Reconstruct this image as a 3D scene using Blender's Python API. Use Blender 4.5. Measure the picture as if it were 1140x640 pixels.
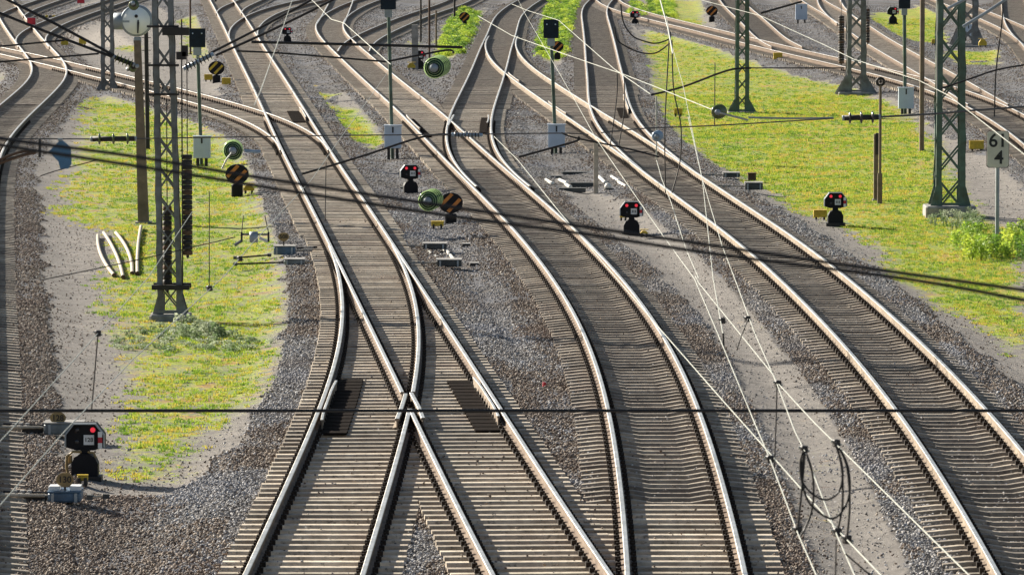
import bpy, math, random
import numpy as np
from mathutils import Vector, Matrix, noise as mnoise
random.seed(7); rng = np.random.default_rng(11)
scene = bpy.context.scene
for o in list(bpy.data.objects): bpy.data.objects.remove(o)
# ------------------------------------------------------------ camera
F = 6300.0; VH = -155.0
PITCH = math.atan((320 - VH) / F)
RAILTOP = 0.18
HC = math.cos(PITCH) / 0.11 + RAILTOP
cd = bpy.data.cameras.new('camera'); cam = bpy.data.objects.new('camera', cd)
scene.collection.objects.link(cam); scene.camera = cam
cam.location = (0, 0, HC); cam.rotation_euler = (math.pi/2 - PITCH, 0, 0)
cd.sensor_width = 36; cd.lens = F / 1140 * 36; cd.clip_start = 1; cd.clip_end = 4000
cd.dof.use_dof = True; cd.dof.focus_distance = 118; cd.dof.aperture_fstop = 16
# ------------------------------------------------------------ sky and sun
SUN_EL = math.radians(23); SUN_AZ = math.radians(-47)      # azimuth from +Y towards +X
w = bpy.data.worlds.new('World'); scene.world = w; w.use_nodes = True
nt = w.node_tree; bg = nt.nodes['Background']
sky = nt.nodes.new('ShaderNodeTexSky'); sky.sky_type = 'NISHITA'; sky.sun_disc = False
sky.sun_elevation = SUN_EL; sky.sun_rotation = SUN_AZ; sky.air_density = 1.0; sky.dust_density = 1.6
nt.links.new(sky.outputs[0], bg.inputs[0]); bg.inputs[1].default_value = 0.05
sd = bpy.data.lights.new('sun', 'SUN'); sun = bpy.data.objects.new('sun', sd); scene.collection.objects.link(sun)
sd.energy = 5.0; sd.angle = math.radians(0.5); sd.color = (1.0, 0.93, 0.82)
sv = Vector((math.sin(SUN_AZ)*math.cos(SUN_EL), math.cos(SUN_AZ)*math.cos(SUN_EL), math.sin(SUN_EL)))
sun.rotation_euler = sv.to_track_quat('Z', 'Y').to_euler(); sun.location = (-40, 80, 60)
scene.view_settings.view_transform = 'Standard'; scene.view_settings.look = 'None'
scene.view_settings.exposure = 1.12; scene.view_settings.gamma = 1
scene.render.engine = 'CYCLES'
# ------------------------------------------------------------ image <-> place helpers
cP, sP = math.cos(PITCH), math.sin(PITCH)
def ray(x, y):
    u = (x-570)/F; v = (y-320)/F
    return u, cP - v*sP, -sP - v*cP
def pz(x, y, z=-0.2):
    u, a, b = ray(x, y); t = (z-HC)/b
    return Vector((u*t, a*t, z))
def pd(x, y, Y):
    u, a, b = ray(x, y); t = Y/a
    return Vector((u*t, Y, HC + b*t))
def proj(X, Y, Z):
    dz = Z-HC; f = Y*cP - dz*sP; d = -(Y*sP + dz*cP)
    return 570+F*X/f, 320+F*d/f
# ------------------------------------------------------------ object helpers
COL = scene.collection
def link(o, parent=None):
    COL.objects.link(o)
    if parent is not None: o.parent = parent
    return o
def tag(o, label=None, cat=None, group=None, kind=None):
    if label: o['label'] = label
    if cat: o['category'] = cat
    if group: o['group'] = group
    if kind: o['kind'] = kind
    return o
def empty(name, loc=(0,0,0), rz=0, label=None, cat=None, group=None):
    o = bpy.data.objects.new(name, None); o.location = loc; o.rotation_euler = (0,0,rz); o.empty_display_size = .2
    return tag(link(o), label, cat, group)
class MB:
    def __init__(s): s.v = []; s.f = []; s.m = []; s.smooth = []
    def add(s, vs, fs, mi=0, sm=False):
        n = len(s.v); s.v += [tuple(q) for q in vs]
        for f in fs: s.f.append(tuple(i+n for i in f)); s.m.append(mi); s.smooth.append(sm)
        return s
    def box(s, c, d, rz=0, bev=0, mi=0, M=None):
        x, y, z = d[0]/2, d[1]/2, d[2]/2
        if bev <= 0:
            vs = [Vector((a*x, b*y, e*z)) for e in (-1,1) for b in (-1,1) for a in (-1,1)]
            fs = [(0,2,3,1),(4,5,7,6),(0,1,5,4),(2,6,7,3),(0,4,6,2),(1,3,7,5)]
        else:
            b_ = min(bev, x*.9, y*.9, z*.9); vs = []
            ring = lambda X, Yy, Z: [Vector((-X+b_,-Yy,Z)),Vector((X-b_,-Yy,Z)),Vector((X,-Yy+b_,Z)),Vector((X,Yy-b_,Z)),Vector((X-b_,Yy,Z)),Vector((-X+b_,Yy,Z)),Vector((-X,Yy-b_,Z)),Vector((-X,-Yy+b_,Z))]
            vs = ring(x-b_*.6,y-b_*.6,-z)+ring(x,y,-z+b_)+ring(x,y,z-b_)+ring(x-b_*.6,y-b_*.6,z); fs = []
            for k in range(3):
                for i in range(8): j=(i+1)%8; fs.append((k*8+i,k*8+j,k*8+8+j,k*8+8+i))
            fs += [tuple(range(7,-1,-1)), tuple(range(24,32))]
        R = Matrix.Rotation(rz,4,'Z') if M is None else M
        return s.add([R@q + Vector(c) for q in vs], fs, mi)
    def tube(s, pts, r, n=6, mi=0, caps=True, sm=True):
        pts = [Vector(p) for p in pts]; k = len(pts); vs = []; fs = []
        rr = r if isinstance(r, (list, tuple)) else [r]*k
        up = Vector((0.03,0.02,1))
        for i, p in enumerate(pts):
            t = (pts[min(i+1,k-1)] - pts[max(i-1,0)]).normalized()
            a = t.cross(up if abs(t.z) < .9 else Vector((0.02,1,0.03))).normalized(); b = t.cross(a)
            for j in range(n):
                q = 2*math.pi*j/n; vs.append(p + (a*math.cos(q) + b*math.sin(q))*rr[i])
        for i in range(k-1):
            for j in range(n): fs.append((i*n+j, i*n+(j+1)%n, (i+1)*n+(j+1)%n, (i+1)*n+j))
        s.add(vs, fs, mi, sm)
        if caps: s.add([vs[j] for j in range(n)], [tuple(range(n))], mi); s.add(vs[-n:], [tuple(range(n-1,-1,-1))], mi)
        return s
    def lathe(s, prof, o=(0,0,0), axis='Z', n=16, mi=0, M=None):
        # prof: (radius, height)
        vs = []; fs = []
        for r, h in prof:
            for j in range(n):
                q = 2*math.pi*j/n; vs.append(Vector((r*math.cos(q), r*math.sin(q), h)))
        if M is None:
            M = {'Z':Matrix.Identity(4),'Y':Matrix.Rotation(-math.pi/2,4,'X'),'X':Matrix.Rotation(math.pi/2,4,'Y')}[axis]
        vs = [M@q + Vector(o) for q in vs]
        for i in range(len(prof)-1):
            for j in range(n): fs.append((i*n+j, i*n+(j+1)%n, (i+1)*n+(j+1)%n, (i+1)*n+j))
        fs += [tuple(range(n-1,-1,-1)), tuple(range((len(prof)-1)*n, len(prof)*n))]
        return s.add(vs, fs, mi, True)
    def prism(s, poly, y0, y1, mi=0, o=(0,0,0)):
        # polygon in XZ extruded along Y
        n = len(poly); ox, oy, oz = o
        vs = [(x+ox, y0+oy, z+oz) for x, z in poly] + [(x+ox, y1+oy, z+oz) for x, z in poly]
        fs = [tuple(range(n)), tuple(range(2*n-1, n-1, -1))] + [(i, n+i, n+(i+1)%n, (i+1)%n) for i in range(n)]
        return s.add(vs, fs, mi)
    def mesh(s, name, mats):
        me = bpy.data.meshes.new(name); me.from_pydata(s.v, [], s.f)
        for m in (mats if isinstance(mats, (list, tuple)) else [mats]): me.materials.append(m)
        me.polygons.foreach_set('material_index', s.m); me.polygons.foreach_set('use_smooth', s.smooth)
        me.update(); return me
    def build(s, name, mats, parent=None, kind=None):
        o = link(bpy.data.objects.new(name, s.mesh(name, mats)), parent)
        if kind: o['kind'] = kind
        return o
# ------------------------------------------------------------ materials
def ramp(nt, fac, stops):
    r = nt.nodes.new('ShaderNodeValToRGB'); e = r.color_ramp.elements
    while len(e) < len(stops): e.new(.5)
    for i, (p, c) in enumerate(stops): e[i].position = p; e[i].color = (*c, 1)
    nt.links.new(fac, r.inputs[0]); return r.outputs[0]
def noise(nt, vec, scale, detail=3, rough=.6):
    n = nt.nodes.new('ShaderNodeTexNoise'); n.inputs['Scale'].default_value = scale
    n.inputs['Detail'].default_value = detail; n.inputs['Roughness'].default_value = rough
    if vec is not None: nt.links.new(vec, n.inputs['Vector'])
    return n.outputs['Fac']
def math_(nt, op, a, b=None, c=None, clamp=False):
    m = nt.nodes.new('ShaderNodeMath'); m.operation = op; m.use_clamp = clamp
    for i, q in enumerate((a, b, c)):
        if q is None: continue
        if isinstance(q, (int, float)): m.inputs[i].default_value = q
        else: nt.links.new(q, m.inputs[i])
    return m.outputs[0]
def mixc(nt, f, a, b, mode='MIX'):
    m = nt.nodes.new('ShaderNodeMix'); m.data_type = 'RGBA'; m.blend_type = mode
    for i, q in ((0, f), (6, a), (7, b)):
        if isinstance(q, (int, float)): m.inputs[i].default_value = q
        elif isinstance(q, tuple): m.inputs[i].default_value = (*q, 1)
        else: nt.links.new(q, m.inputs[i])
    return m.outputs[2]
def new_mat(name):
    m = bpy.data.materials.new(name); m.use_nodes = True; t = m.node_tree
    return m, t, t.nodes['Principled BSDF']
def mat(name, col, rough=.6, metal=0, var=.25, scale=8, bump=.0, col2=None, emis=None, spec=.5, rnd=0, trans=0, stain=None, sk=.75):
    m, t, b = new_mat(name)
    tc = t.nodes.new('ShaderNodeTexCoord').outputs['Object'] if not stain else t.nodes.new('ShaderNodeNewGeometry').outputs['Position']
    f = noise(t, tc, scale, 5, .65)
    c2 = col2 or tuple(max(0, q*(1-var*1.6)) for q in col); c1 = tuple(q*(1+var*.5) for q in col)
    c = ramp(t, f, [(.3, c2), (.68, c1)])
    if rnd:
        oi = t.nodes.new('ShaderNodeObjectInfo')
        k = math_(t, 'MULTIPLY_ADD', oi.outputs['Random'], rnd*2, 1-rnd)
        cc = t.nodes.new('ShaderNodeCombineColor')
        for i in range(3): t.links.new(k, cc.inputs[i])
        c = mixc(t, 1.0, c, cc.outputs[0], 'MULTIPLY')
    if stain:
        c = mixc(t, ramp(t, noise(t, tc, .45, 4, .7), [(.50,(0,0,0)),(.70,(.6,.6,.6))]), c, stain)
        c = mixc(t, ramp(t, noise(t, tc, 9, 4, .75), [(.56,(0,0,0)),(.66,(.7,.7,.7))]), c, (.09,.075,.06))
    t.links.new(c, b.inputs['Base Color'])
    b.inputs['Metallic'].default_value = metal; b.inputs['Specular IOR Level'].default_value = spec
    t.links.new(math_(t, 'MULTIPLY_ADD', f, .3, rough-.15, clamp=True), b.inputs['Roughness'])
    if trans: b.inputs['Transmission Weight'].default_value = trans
    if bump:
        bp = t.nodes.new('ShaderNodeBump'); bp.inputs['Strength'].default_value = bump; bp.inputs['Distance'].default_value = .02
        t.links.new(noise(t, tc, scale*4, 4), bp.inputs['Height']); t.links.new(bp.outputs[0], b.inputs['Normal'])
    if emis: b.inputs['Emission Color'].default_value = (*emis[:3], 1); b.inputs['Emission Strength'].default_value = emis[3]
    return m
M_railtop = mat('polished_rail_top', (.80,.77,.72), .34, .85, .12, 3, col2=(.52,.48,.43))
M_railside = mat('rusty_rail_side', (.235,.18,.13), .8, 0, .3, 1.5, .3, col2=(.12,.08,.055), spec=.3)
M_railside2 = mat('dusty_rail_side', (.30,.245,.18), .8, 0, .3, 1.2, .3, col2=(.16,.115,.08), spec=.3)
M_railside3 = mat('dark_rail_side', (.17,.125,.09), .85, 0, .3, 1.2, .3, col2=(.10,.07,.05), spec=.2)
M_conc = mat('sleeper_concrete', (.51,.44,.34), .85, 0, .35, 3.5, .5, col2=(.31,.25,.18), rnd=.42, stain=(.24,.165,.12))
M_conc_b = mat('sleeper_old_concrete', (.37,.315,.24), .85, 0, .35, 3.5, .5, col2=(.20,.16,.12), rnd=.40, stain=(.20,.145,.11))
M_fast = mat('fastening_iron', (.035,.026,.020), .85, 0, .4, 9, spec=.2)
M_galv = mat('galvanised_steel', (.34,.38,.40), .5, .4, .25, 2, .1)
M_greenst = mat('green_painted_steel', (.085,.15,.12), .5, .1, .3, 2.5, .1, col2=(.05,.06,.04))
M_greyst = mat('weathered_grey_steel', (.20,.215,.22), .6, .2, .35, 2.5, .2, col2=(.09,.08,.07))
M_darkst = mat('dark_steel', (.035,.03,.028), .6, .2, .4, 4)
M_rust = mat('rust_brown_iron', (.13,.075,.045), .8, .1, .4, 5, .3)
M_wirel = mat('pale_wire', (.42,.43,.37), .45, .2, .1, 6)
M_wired = mat('dark_wire', (.02,.018,.018), .5, .2, .2, 6)
M_wirem = mat('grey_wire', (.12,.115,.11), .5, .3, .2, 6)
M_black = mat('signal_black', (.008,.008,.011), .6, 0, .3, 6, spec=.25)
M_navy = mat('signal_back_plate', (.010,.020,.034), .6, 0, .3, 6, spec=.25)
M_white = mat('white_plate', (.78,.78,.76), .5, 0, .08, 6)
M_red = mat('red_plate', (.55,.02,.04), .5, 0, .1, 6)
M_lamp = mat('lit_red_lamp', (.5,.02,.04), .3, 0, .1, 6, emis=(1,.05,.08,.3))
M_lensrefl = mat('lens_painted_reflection', (.6,.7,.8), .2, 0, .05, 6)  # no glow; pale colour stands in for the reflection in the peep lenses
M_lampo = mat('unlit_lens', (.03,.03,.035), .15, 0, .1, 6)
M_yel = mat('yellow_box_paint', (.68,.48,.03), .5, 0, .2, 6, col2=(.42,.27,.02))
M_cab = mat('pale_blue_cabinet', (.52,.60,.70), .5, 0, .08, 3)
M_stone = mat('foundation_concrete', (.34,.325,.30), .9, 0, .3, 3, .5)
M_orange = mat('orange_stripe', (.62,.22,.04), .6, 0, .2, 8)
M_brown = mat('brown_post', (.22,.165,.115), .8, 0, .3, 3, .3)
M_sign = mat('sign_cream', (.66,.62,.52), .55, 0, .15, 3)
M_ink = mat('ink_black', (.012,.012,.014), .5, 0, .1, 6)
M_board = mat('brass_number_board', (.32,.22,.09), .6, 0, .2, 8)
M_point = mat('point_machine_grey', (.20,.23,.24), .5, .2, .3, 4, .2)
M_pointb = mat('point_machine_blue', (.09,.155,.23), .5, .1, .3, 4, .2)
M_trough = mat('cable_cover_dark', (.085,.09,.085), .8, 0, .3, 4, .2)
M_porc = mat('white_pipe', (.78,.76,.68), .4, 0, .1, 4)
M_glass = mat('green_glass', (.018,.05,.022), .3, 0, .3, 6, spec=.3)
M_glassd = mat('olive_glass', (.09,.12,.03), .12, 0, .3, 6, spec=.8)
M_glasspale = mat('pale_green_glass_rim', (.62,.80,.50), .2, 0, .1, 6)
M_porcb = mat('brown_porcelain', (.06,.05,.045), .25, 0, .3, 6)
M_bluei = mat('blue_grey_porcelain', (.30,.40,.50), .3, 0, .2, 6)
M_blue = mat('blue_hanging_sign', (.07,.18,.30), .5, 0, .25, 4)
M_dial = mat('dial_face', (.93,.96,.90), .5, 0, .05, 1.5)
M_mat = mat('black_grease_mat', (.022,.017,.014), 1.0, 0, .3, 10, 0, spec=.02)
M_wood = mat('pale_weathered_timber', (.55,.47,.36), .8, 0, .25, 6, .3)
M_skin = None
def stone_mat(name, stops, s2):
    m, t, b = new_mat(name)
    oi = t.nodes.new('ShaderNodeObjectInfo')
    geo = t.nodes.new('ShaderNodeNewGeometry').outputs['Position']
    c = ramp(t, oi.outputs['Random'], stops)
    big = noise(t, geo, .22, 3)
    c = mixc(t, math_(t, 'MULTIPLY', ramp(t, big, [(.48,(0,0,0)),(.66,(1,1,1))]), .5), c, s2)
    c = mixc(t, math_(t, 'MULTIPLY', ramp(t, noise(t, geo, .13, 3), [(.5,(0,0,0)),(.62,(1,1,1))]), .5), c, (.24,.185,.14))
    fine = noise(t, geo, 60, 2)
    c = mixc(t, 1, c, ramp(t, fine, [(.3,(.7,.7,.7)),(.7,(1.1,1.1,1.1))]), 'MULTIPLY')
    t.links.new(c, b.inputs['Base Color']); b.inputs['Roughness'].default_value = .8
    return m
M_ballast = stone_mat('ballast_stone', [(0,(.10,.09,.085)),(.3,(.25,.23,.21)),(.65,(.45,.42,.385)),(.9,(.64,.61,.57)),(1,(.82,.80,.77))], (.36,.37,.41))
M_ballast_r = stone_mat('rusty_ballast_stone', [(0,(.08,.05,.035)),(.35,(.19,.135,.095)),(.7,(.33,.25,.18)),(.93,(.52,.43,.33)),(1,(.74,.66,.55))], (.22,.15,.11))
def blade_mat(name, a, b_, c_, scale=.35):
    m, t, b = new_mat(name)
    oi = t.nodes.new('ShaderNodeObjectInfo')
    n1 = noise(t, oi.outputs['Location'], scale, 4, .7)
    f = math_(t, 'ADD', math_(t, 'MULTIPLY', n1, .7), math_(t, 'MULTIPLY', oi.outputs['Random'], .3))
    t.links.new(ramp(t, f, [(.38, a), (.5, b_), (.66, c_)]), b.inputs['Base Color'])
    b.inputs['Roughness'].default_value = .65
    b.inputs['Subsurface Weight'].default_value = 0
    try: b.inputs['Transmission Weight'].default_value = 0
    except Exception: pass
    tr = t.nodes.new('ShaderNodeBsdfTranslucent'); t.links.new(b.inputs['Base Color'].links[0].from_socket, tr.inputs[0])
    mx = t.nodes.new('ShaderNodeMixShader'); mx.inputs[0].default_value = .45
    t.links.new(b.outputs[0], mx.inputs[1]); t.links.new(tr.outputs[0], mx.inputs[2])
    t.links.new(mx.outputs[0], t.nodes['Material Output'].inputs[0])
    return m
M_grass = blade_mat('short_grass', (.13,.25,.03), (.36,.47,.045), (.56,.42,.08))
M_weed = blade_mat('lush_weed', (.11,.22,.03), (.30,.45,.05), (.54,.62,.08), 1.2)
M_weedg = blade_mat('grey_green_weed', (.14,.21,.09), (.26,.33,.17), (.46,.50,.36), 3)
def translu(m, k):
    t = m.node_tree; b = t.nodes['Principled BSDF']; tr = t.nodes.new('ShaderNodeBsdfTranslucent'); tr.inputs[0].default_value = k
    mx = t.nodes.new('ShaderNodeMixShader'); mx.inputs[0].default_value = .7
    t.links.new(b.outputs[0], mx.inputs[1]); t.links.new(tr.outputs[0], mx.inputs[2]); t.links.new(mx.outputs[0], t.nodes['Material Output'].inputs[0])
translu(M_glasspale, (.80,.95,.6,1))
# ground
def ground_mat():
    m, t, b = new_mat('ground_soil_moss_and_ballast')
    geo = t.nodes.new('ShaderNodeNewGeometry').outputs['Position']
    at = t.nodes.new('ShaderNodeAttribute'); at.attribute_name = 'cover'
    sp = t.nodes.new('ShaderNodeSeparateColor'); t.links.new(at.outputs['Color'], sp.inputs[0])
    n_big = noise(t, geo, .35, 5, .65); n_mid = noise(t, geo, 2.2, 5, .7); n_f = noise(t, geo, 14, 4, .7); n_ff = noise(t, geo, 45, 3, .7)
    dirt = ramp(t, n_mid, [(.28,(.155,.14,.125)),(.5,(.235,.215,.19)),(.7,(.31,.28,.25))])
    dirt = mixc(t, math_(t,'MULTIPLY', ramp(t, n_f, [(.5,(0,0,0)),(.75,(1,1,1))]), .6), dirt, (.16,.13,.11))
    dirt = mixc(t, math_(t,'MULTIPLY', ramp(t, n_ff, [(.55,(0,0,0)),(.7,(1,1,1))]), .5), dirt, (.5,.45,.40))
    dirt = mixc(t, ramp(t, noise(t, geo, .5, 4, .7), [(.66,(0,0,0)),(.76,(.75,.75,.75))]), dirt, (.24,.12,.06))
    moss = ramp(t, noise(t, geo, .8, 6, .72), [(.32,(.12,.19,.03)),(.42,(.26,.35,.04)),(.54,(.45,.48,.055)),(.61,(.50,.31,.07)),(.70,(.32,.15,.06))])
    moss = mixc(t, 1, moss, ramp(t, n_f, [(.32,(.25,.25,.25)),(.62,(1.15,1.15,1.15))]), 'MULTIPLY')  # fine dark grain multiplied in as painted shade within the moss
    bal = ramp(t, n_ff, [(.3,(.04,.034,.03)),(.52,(.10,.09,.08)),(.7,(.30,.27,.245))])
    bal = mixc(t, math_(t,'MULTIPLY', ramp(t, n_big, [(.42,(0,0,0)),(.62,(1,1,1))]), .5), bal, (.20,.215,.25))
    f1 = math_(t,'MULTIPLY_ADD', math_(t,'SUBTRACT', math_(t,'ADD', math_(t,'MULTIPLY', n_mid, .55), math_(t,'MULTIPLY', n_f, .45)), .5), 2.4, sp.outputs[1])
    gm = ramp(t, f1, [(.30,(0,0,0)),(.56,(1,1,1))])
    c = mixc(t, gm, dirt, moss)
    f2 = math_(t,'MULTIPLY_ADD', math_(t,'SUBTRACT', n_mid, .5), .8, sp.outputs[0])
    c = mixc(t, ramp(t, f2, [(.42,(0,0,0)),(.58,(1,1,1))]), c, bal)
    c = mixc(t, math_(t,'MULTIPLY', sp.outputs[2], 1.0, clamp=True), c, (.50,.44,.37))
    t.links.new(c, b.inputs['Base Color']); b.inputs['Roughness'].default_value = .9; b.inputs['Specular IOR Level'].default_value = .25
    bp = t.nodes.new('ShaderNodeBump'); bp.inputs['Strength'].default_value = .9; bp.inputs['Distance'].default_value = .05
    t.links.new(math_(t,'ADD', n_f, math_(t,'MULTIPLY', n_ff, .5)), bp.inputs['Height']); t.links.new(bp.outputs[0], b.inputs['Normal'])
    return m
M_ground = ground_mat()
# ------------------------------------------------------------ tracks: traced rails, fitted to the 1.5 m rail spacing
TR = {}
def fit(name, left, right, y0=None, y1=None, wx=.06, wd=.012):
    def world(p): p = [pz(a, b, RAILTOP) for a, b in p]; return np.array([[q.x, q.y] for q in p])
    L = world(left) if left else np.zeros((0,2)); R = world(right) if right else np.zeros((0,2))
    lo = min([a[:,1].min() for a in (L,R) if len(a)]); hi = max([a[:,1].max() for a in (L,R) if len(a)])
    st = 4.0; n = int((hi-lo)/st)+3; K = lo-st*.5 + st*np.arange(n)
    sl = np.zeros(n); 
    for it in range(3):
        rows = []; rhs = []
        for A, sg in ((L, 1), (R, -1)):
            for X, Y in A:
                k = min(int((Y-K[0])/st), n-2); f = (Y-K[k])/st
                s_ = np.interp(Y, K, sl); r = np.zeros(n); r[k] = 1-f; r[k+1] = f
                sig = wx*(1+abs(s_)*8*(Y/150)); rows.append(r/sig); rhs.append((X + sg*.75*math.sqrt(1+s_*s_))/sig)
        for k in range(n-3):
            r = np.zeros(n); r[k:k+4] = (-1,3,-3,1); rows.append(r/wd); rhs.append(0)
        for k in range(n-2):
            r = np.zeros(n); r[k:k+3] = (1,-2,1); rows.append(r/.15); rhs.append(0)
        X = np.linalg.lstsq(np.array(rows), np.array(rhs), rcond=None)[0]; sl = np.gradient(X, st)
    if y0 is not None and y0 < K[0]:
        m_ = (X[2]-X[0])/(2*st); e = np.arange(K[0]-st, y0-st, -st)[::-1]; X = np.r_[X[0]+(e-K[0])*m_, X]; K = np.r_[e, K]
    if y1 is not None and y1 > K[-1]:
        m_ = (X[-1]-X[-3])/(2*st); e = np.arange(K[-1]+st, y1+st, st); X = np.r_[X, X[-1]+(e-K[-1])*m_]; K = np.r_[K, e]
    # dense resample with a smooth curve
    Yd = np.arange(K[0], K[-1], 1.0)
    h = st; i = np.clip(((Yd-K[0])/h).astype(int), 0, len(K)-2); f = (Yd-K[i])/h
    m_ = np.gradient(X, h)
    Xd = (2*f**3-3*f**2+1)*X[i] + (f**3-2*f**2+f)*h*m_[i] + (-2*f**3+3*f**2)*X[i+1] + (f**3-f**2)*h*m_[i+1]
    a = y0 if y0 is not None else lo; b = y1 if y1 is not None else hi
    k = (Yd >= a-.01) & (Yd <= b+.01)
    TR[name] = dict(Y=Yd[k], X=Xd[k], S=np.gradient(Xd, 1.0)[k])
PX = {
'main':([(234,0),(241.8,15),(260,52),(286,103),(297,125),(312,163.5),(332.5,204),(357,247),(369.6,275),(386,310),(406,350),(429.5,400),(450,438),(463,470),(551,640)],
 [(259.4,0),(273.6,20),(293.7,52),(326,103),(337,122),(365.6,163.5),(391,201),(405.6,223.4),(430,263.5),(444,280),(463.5,310),(489.4,350),(521.6,400),(559.5,455),(586,495),(617,552),(681,640)],58,430),
'leg':([(369.6,275),(378.5,308),(384,344.6),(381,376.5),(374.5,408),(360,443),(350,470),(280,630)],
 [(437,272),(444.5,289),(450,302),(456.6,321.5),(463,350),(464,392),(463.5,400),(458,438),(450,475),(437,515),(402,640)],58,None),
'mid':([(352,33),(364,48.5),(380,63.5),(393.5,78.6),(417,99),(437,118),(470,152),(494,177),(519,204),(535,217),(570,253.5),(595,282),(615,310),(640,355),(658,397.7),(681,475),(691.6,550),(699,640),(354,25),(365.7,15),(398,0)],
 [(382.5,32),(392,43.5),(403,54),(415,65),(442,85),(457,99),(468.6,107),(483.7,118),(503.7,135),(527,155),(547,173.6),(580,200),(600.4,218),(637,252),(670,287),(693,310),(725,350),(751.5,392.5),(772.7,437.6),(785,475),(794,510),(807,550),(819,590),(830,640),(381.7,25),(386.7,17),(402,8),(422,0)],58,400),
'mid_b':([(377,56),(381,50.5),(395,40),(405,36),(432,25),(474,10),(497,0)],[(412,57),(412,52),(417,47),(435,37),(475,17),(524,2)],None,400),
'mid_c':([(354,25),(360.5,13),(367,2)],[(382,27),(387,17),(393,0)],None,430),
'right':([(545,40),(540.5,48.5),(544,62),(552,73.6),(570,87),(598.4,107),(611.8,118),(660,150),(688.7,168.6),(713.8,188.6),(727,200),(750,218),(785,243.5),(837,282),(866.6,310),(920,363),(994,453.5),(1015,480),(1058,552),(1114,640)],
 [(574,45),(580,60),(600,80),(615,88.6),(630,100),(655,115),(693.7,138.5),(720.5,155),(760,182),(790,200),(814,217),(850,241),(890.5,264),(943.6,310),(1010,366),(1068.5,421.6),(1122,478),(1140,502)],58,None),
'straight':([(654.5,1.7),(647.8,11.7),(649.4,33.5),(652,70),(654.5,103),(658,120),(663.6,135),(677,153.5),(697,175),(713,188)],
 [(680.4,1.7),(676,10),(678.7,25),(687,57),(693.8,83.6),(698,103),(702,118),(712,137),(725.5,150),(742,165),(760,178.6)],None,420),
'curve':([(570,4),(557,13),(547,27),(537,48.5),(525.5,78.6),(513,103),(502,127),(498,142),(498.7,158.5),(505.5,178.6),(520.5,197),(532,207)],
 [(602,0),(580,18),(574,40),(570,50),(560.6,82),(555,103),(549,122),(546.4,137),(547,150),(554,168.6),(569,190)],None,420),
'west':([(0,60),(25,66),(50,72),(83.6,80),(117,90),(150.5,98.7),(198,110),(227,117.6),(268.6,132),(298.7,148.5),(313.7,162)],
 [(0,53),(28,58),(73.6,67),(110,75),(153,87),(200,99),(223.4,104),(257,112.5),(297,124),(317,133.4),(347,148.5),(362,167)],None,300),
'edge':([(3,22),(11.7,37),(22,52),(32,67),(39,78.6),(33.5,87),(11.7,105),(0,118)],
 [(28,22),(37.6,32),(48.5,43.5),(55,53.5),(67,67),(73.6,73.6),(75,82),(60,100),(33.5,128.5),(7.5,155),(1,172),(-4,200),(-7,230),(-11,300),(-11,420),(-15,600)],58,420),
'nw_a':([(22,52),(18,42),(22,37),(33,30),(67,17),(110,2)],[(52,45),(50,42),(54,37),(67,30),(110,12),(142,2)],None,420),
'nw_b':([(0,17),(10,10),(25,5),(40,0)],[(27,18),(29,14),(42,10),(62,3)],None,420),
'east':([(714,20),(760,30),(815,44),(853.6,55),(894,65),(940.6,75),(973,84),(1028,99),(1067,115),(1092,128),(1140,160)],
 [(690,0),(709,10),(760,23.4),(815,37),(885,53.5),(927,63.5),(965,69),(1026,85),(1075,100),(1117,115),(1140,127)],150,420),
'east_b':([(890,0),(899,5),(930.6,25),(950,38.5),(966,48.5),(1007,73.6),(1043.6,95),(1070,113)],
 [(920.5,0),(940.6,12.5),(968.4,27.6),(1008.5,53.5),(1040,70),(1075.5,88.6),(1107,107),(1125,116)],None,420),
'east_c':([(800,0),(813.5,15),(828.6,30),(843.6,45),(860,52)],[(828.6,0),(847,17),(868.7,35),(880.4,45),(894,52)],None,420),
'ne_a':([(1040,0),(1073.8,15),(1094,23.4),(1117,33.5),(1140,52)],[(1060,-3),(1074,3),(1110.5,15),(1140,28)],190,420),
'ne_b':([(1115,-5),(1116,10),(1119,25),(1127,38),(1140,50)],None,None,420),
'ne_c':([(909,0),(914,10),(925,20),(932,26)],[(937,0),(941,8),(952,19)],None,420),
'nn_a':([(241.8,15),(245,10),(258.6,3),(273,-5)],[(270,15),(272,8),(284,3),(294,0)],None,420),
'nn_b':([(260,50),(257,47),(255,37),(262,27),(277,17),(300,8),(329,2.5)],[(293,50),(287,38.5),(288.7,28.5),(298.7,20),(319,11),(340.5,3)],None,420),
}
for k_, (l_, r_, a_, b_) in PX.items(): fit(k_, l_, r_, a_, b_)
LABEL = {
'main':'long main track running from the bottom centre to the upper left, carrying the nearest crossing',
'leg':'short curved leg of the nearest points, leaving at the bottom left of centre',
'mid':'curved track right of the nearest points, with the two rails ending bottom centre right',
'mid_b':'far branch swinging up to the right behind the concrete pillar at the top centre',
'mid_c':'short far track going straight up at top centre left',
'right':'long track sweeping from the bottom right corner up beside the big grass field',
'straight':'nearly straight far track running up beside the left edge of the grass field',
'curve':'far track passing the lush green strip and joining the middle track by the grey insulator',
'west':'sloping track crossing behind the lattice mast at upper left and joining the main track',
'edge':'track along the left edge of the photograph bending into the upper left corner',
'nw_a':'bright far track fanning up to the right from the upper left crossing',
'nw_b':'farthest track in the upper left corner',
'east':'sloping track along the far side of the grass field, behind the green lattice masts',
'east_b':'far track descending past the signal post with the white cabinet at upper right',
'east_c':'far branch coming down behind the slim green lattice mast onto the sloping track',
'ne_a':'far track in the upper right corner beside the distant twin mast',
'ne_b':'curved far track at the extreme upper right edge',
'ne_c':'short far curved branch at top right beside the grey lattice mast',
'nn_a':'far track joining the main track from the right at its very top',
'nn_b':'far curved track joining the main track near the red-lit dwarf signal upper left',
}
def tX(t, Y): t = TR[t]; return np.interp(Y, t['Y'], t['X'], left=np.nan, right=np.nan)
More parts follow.
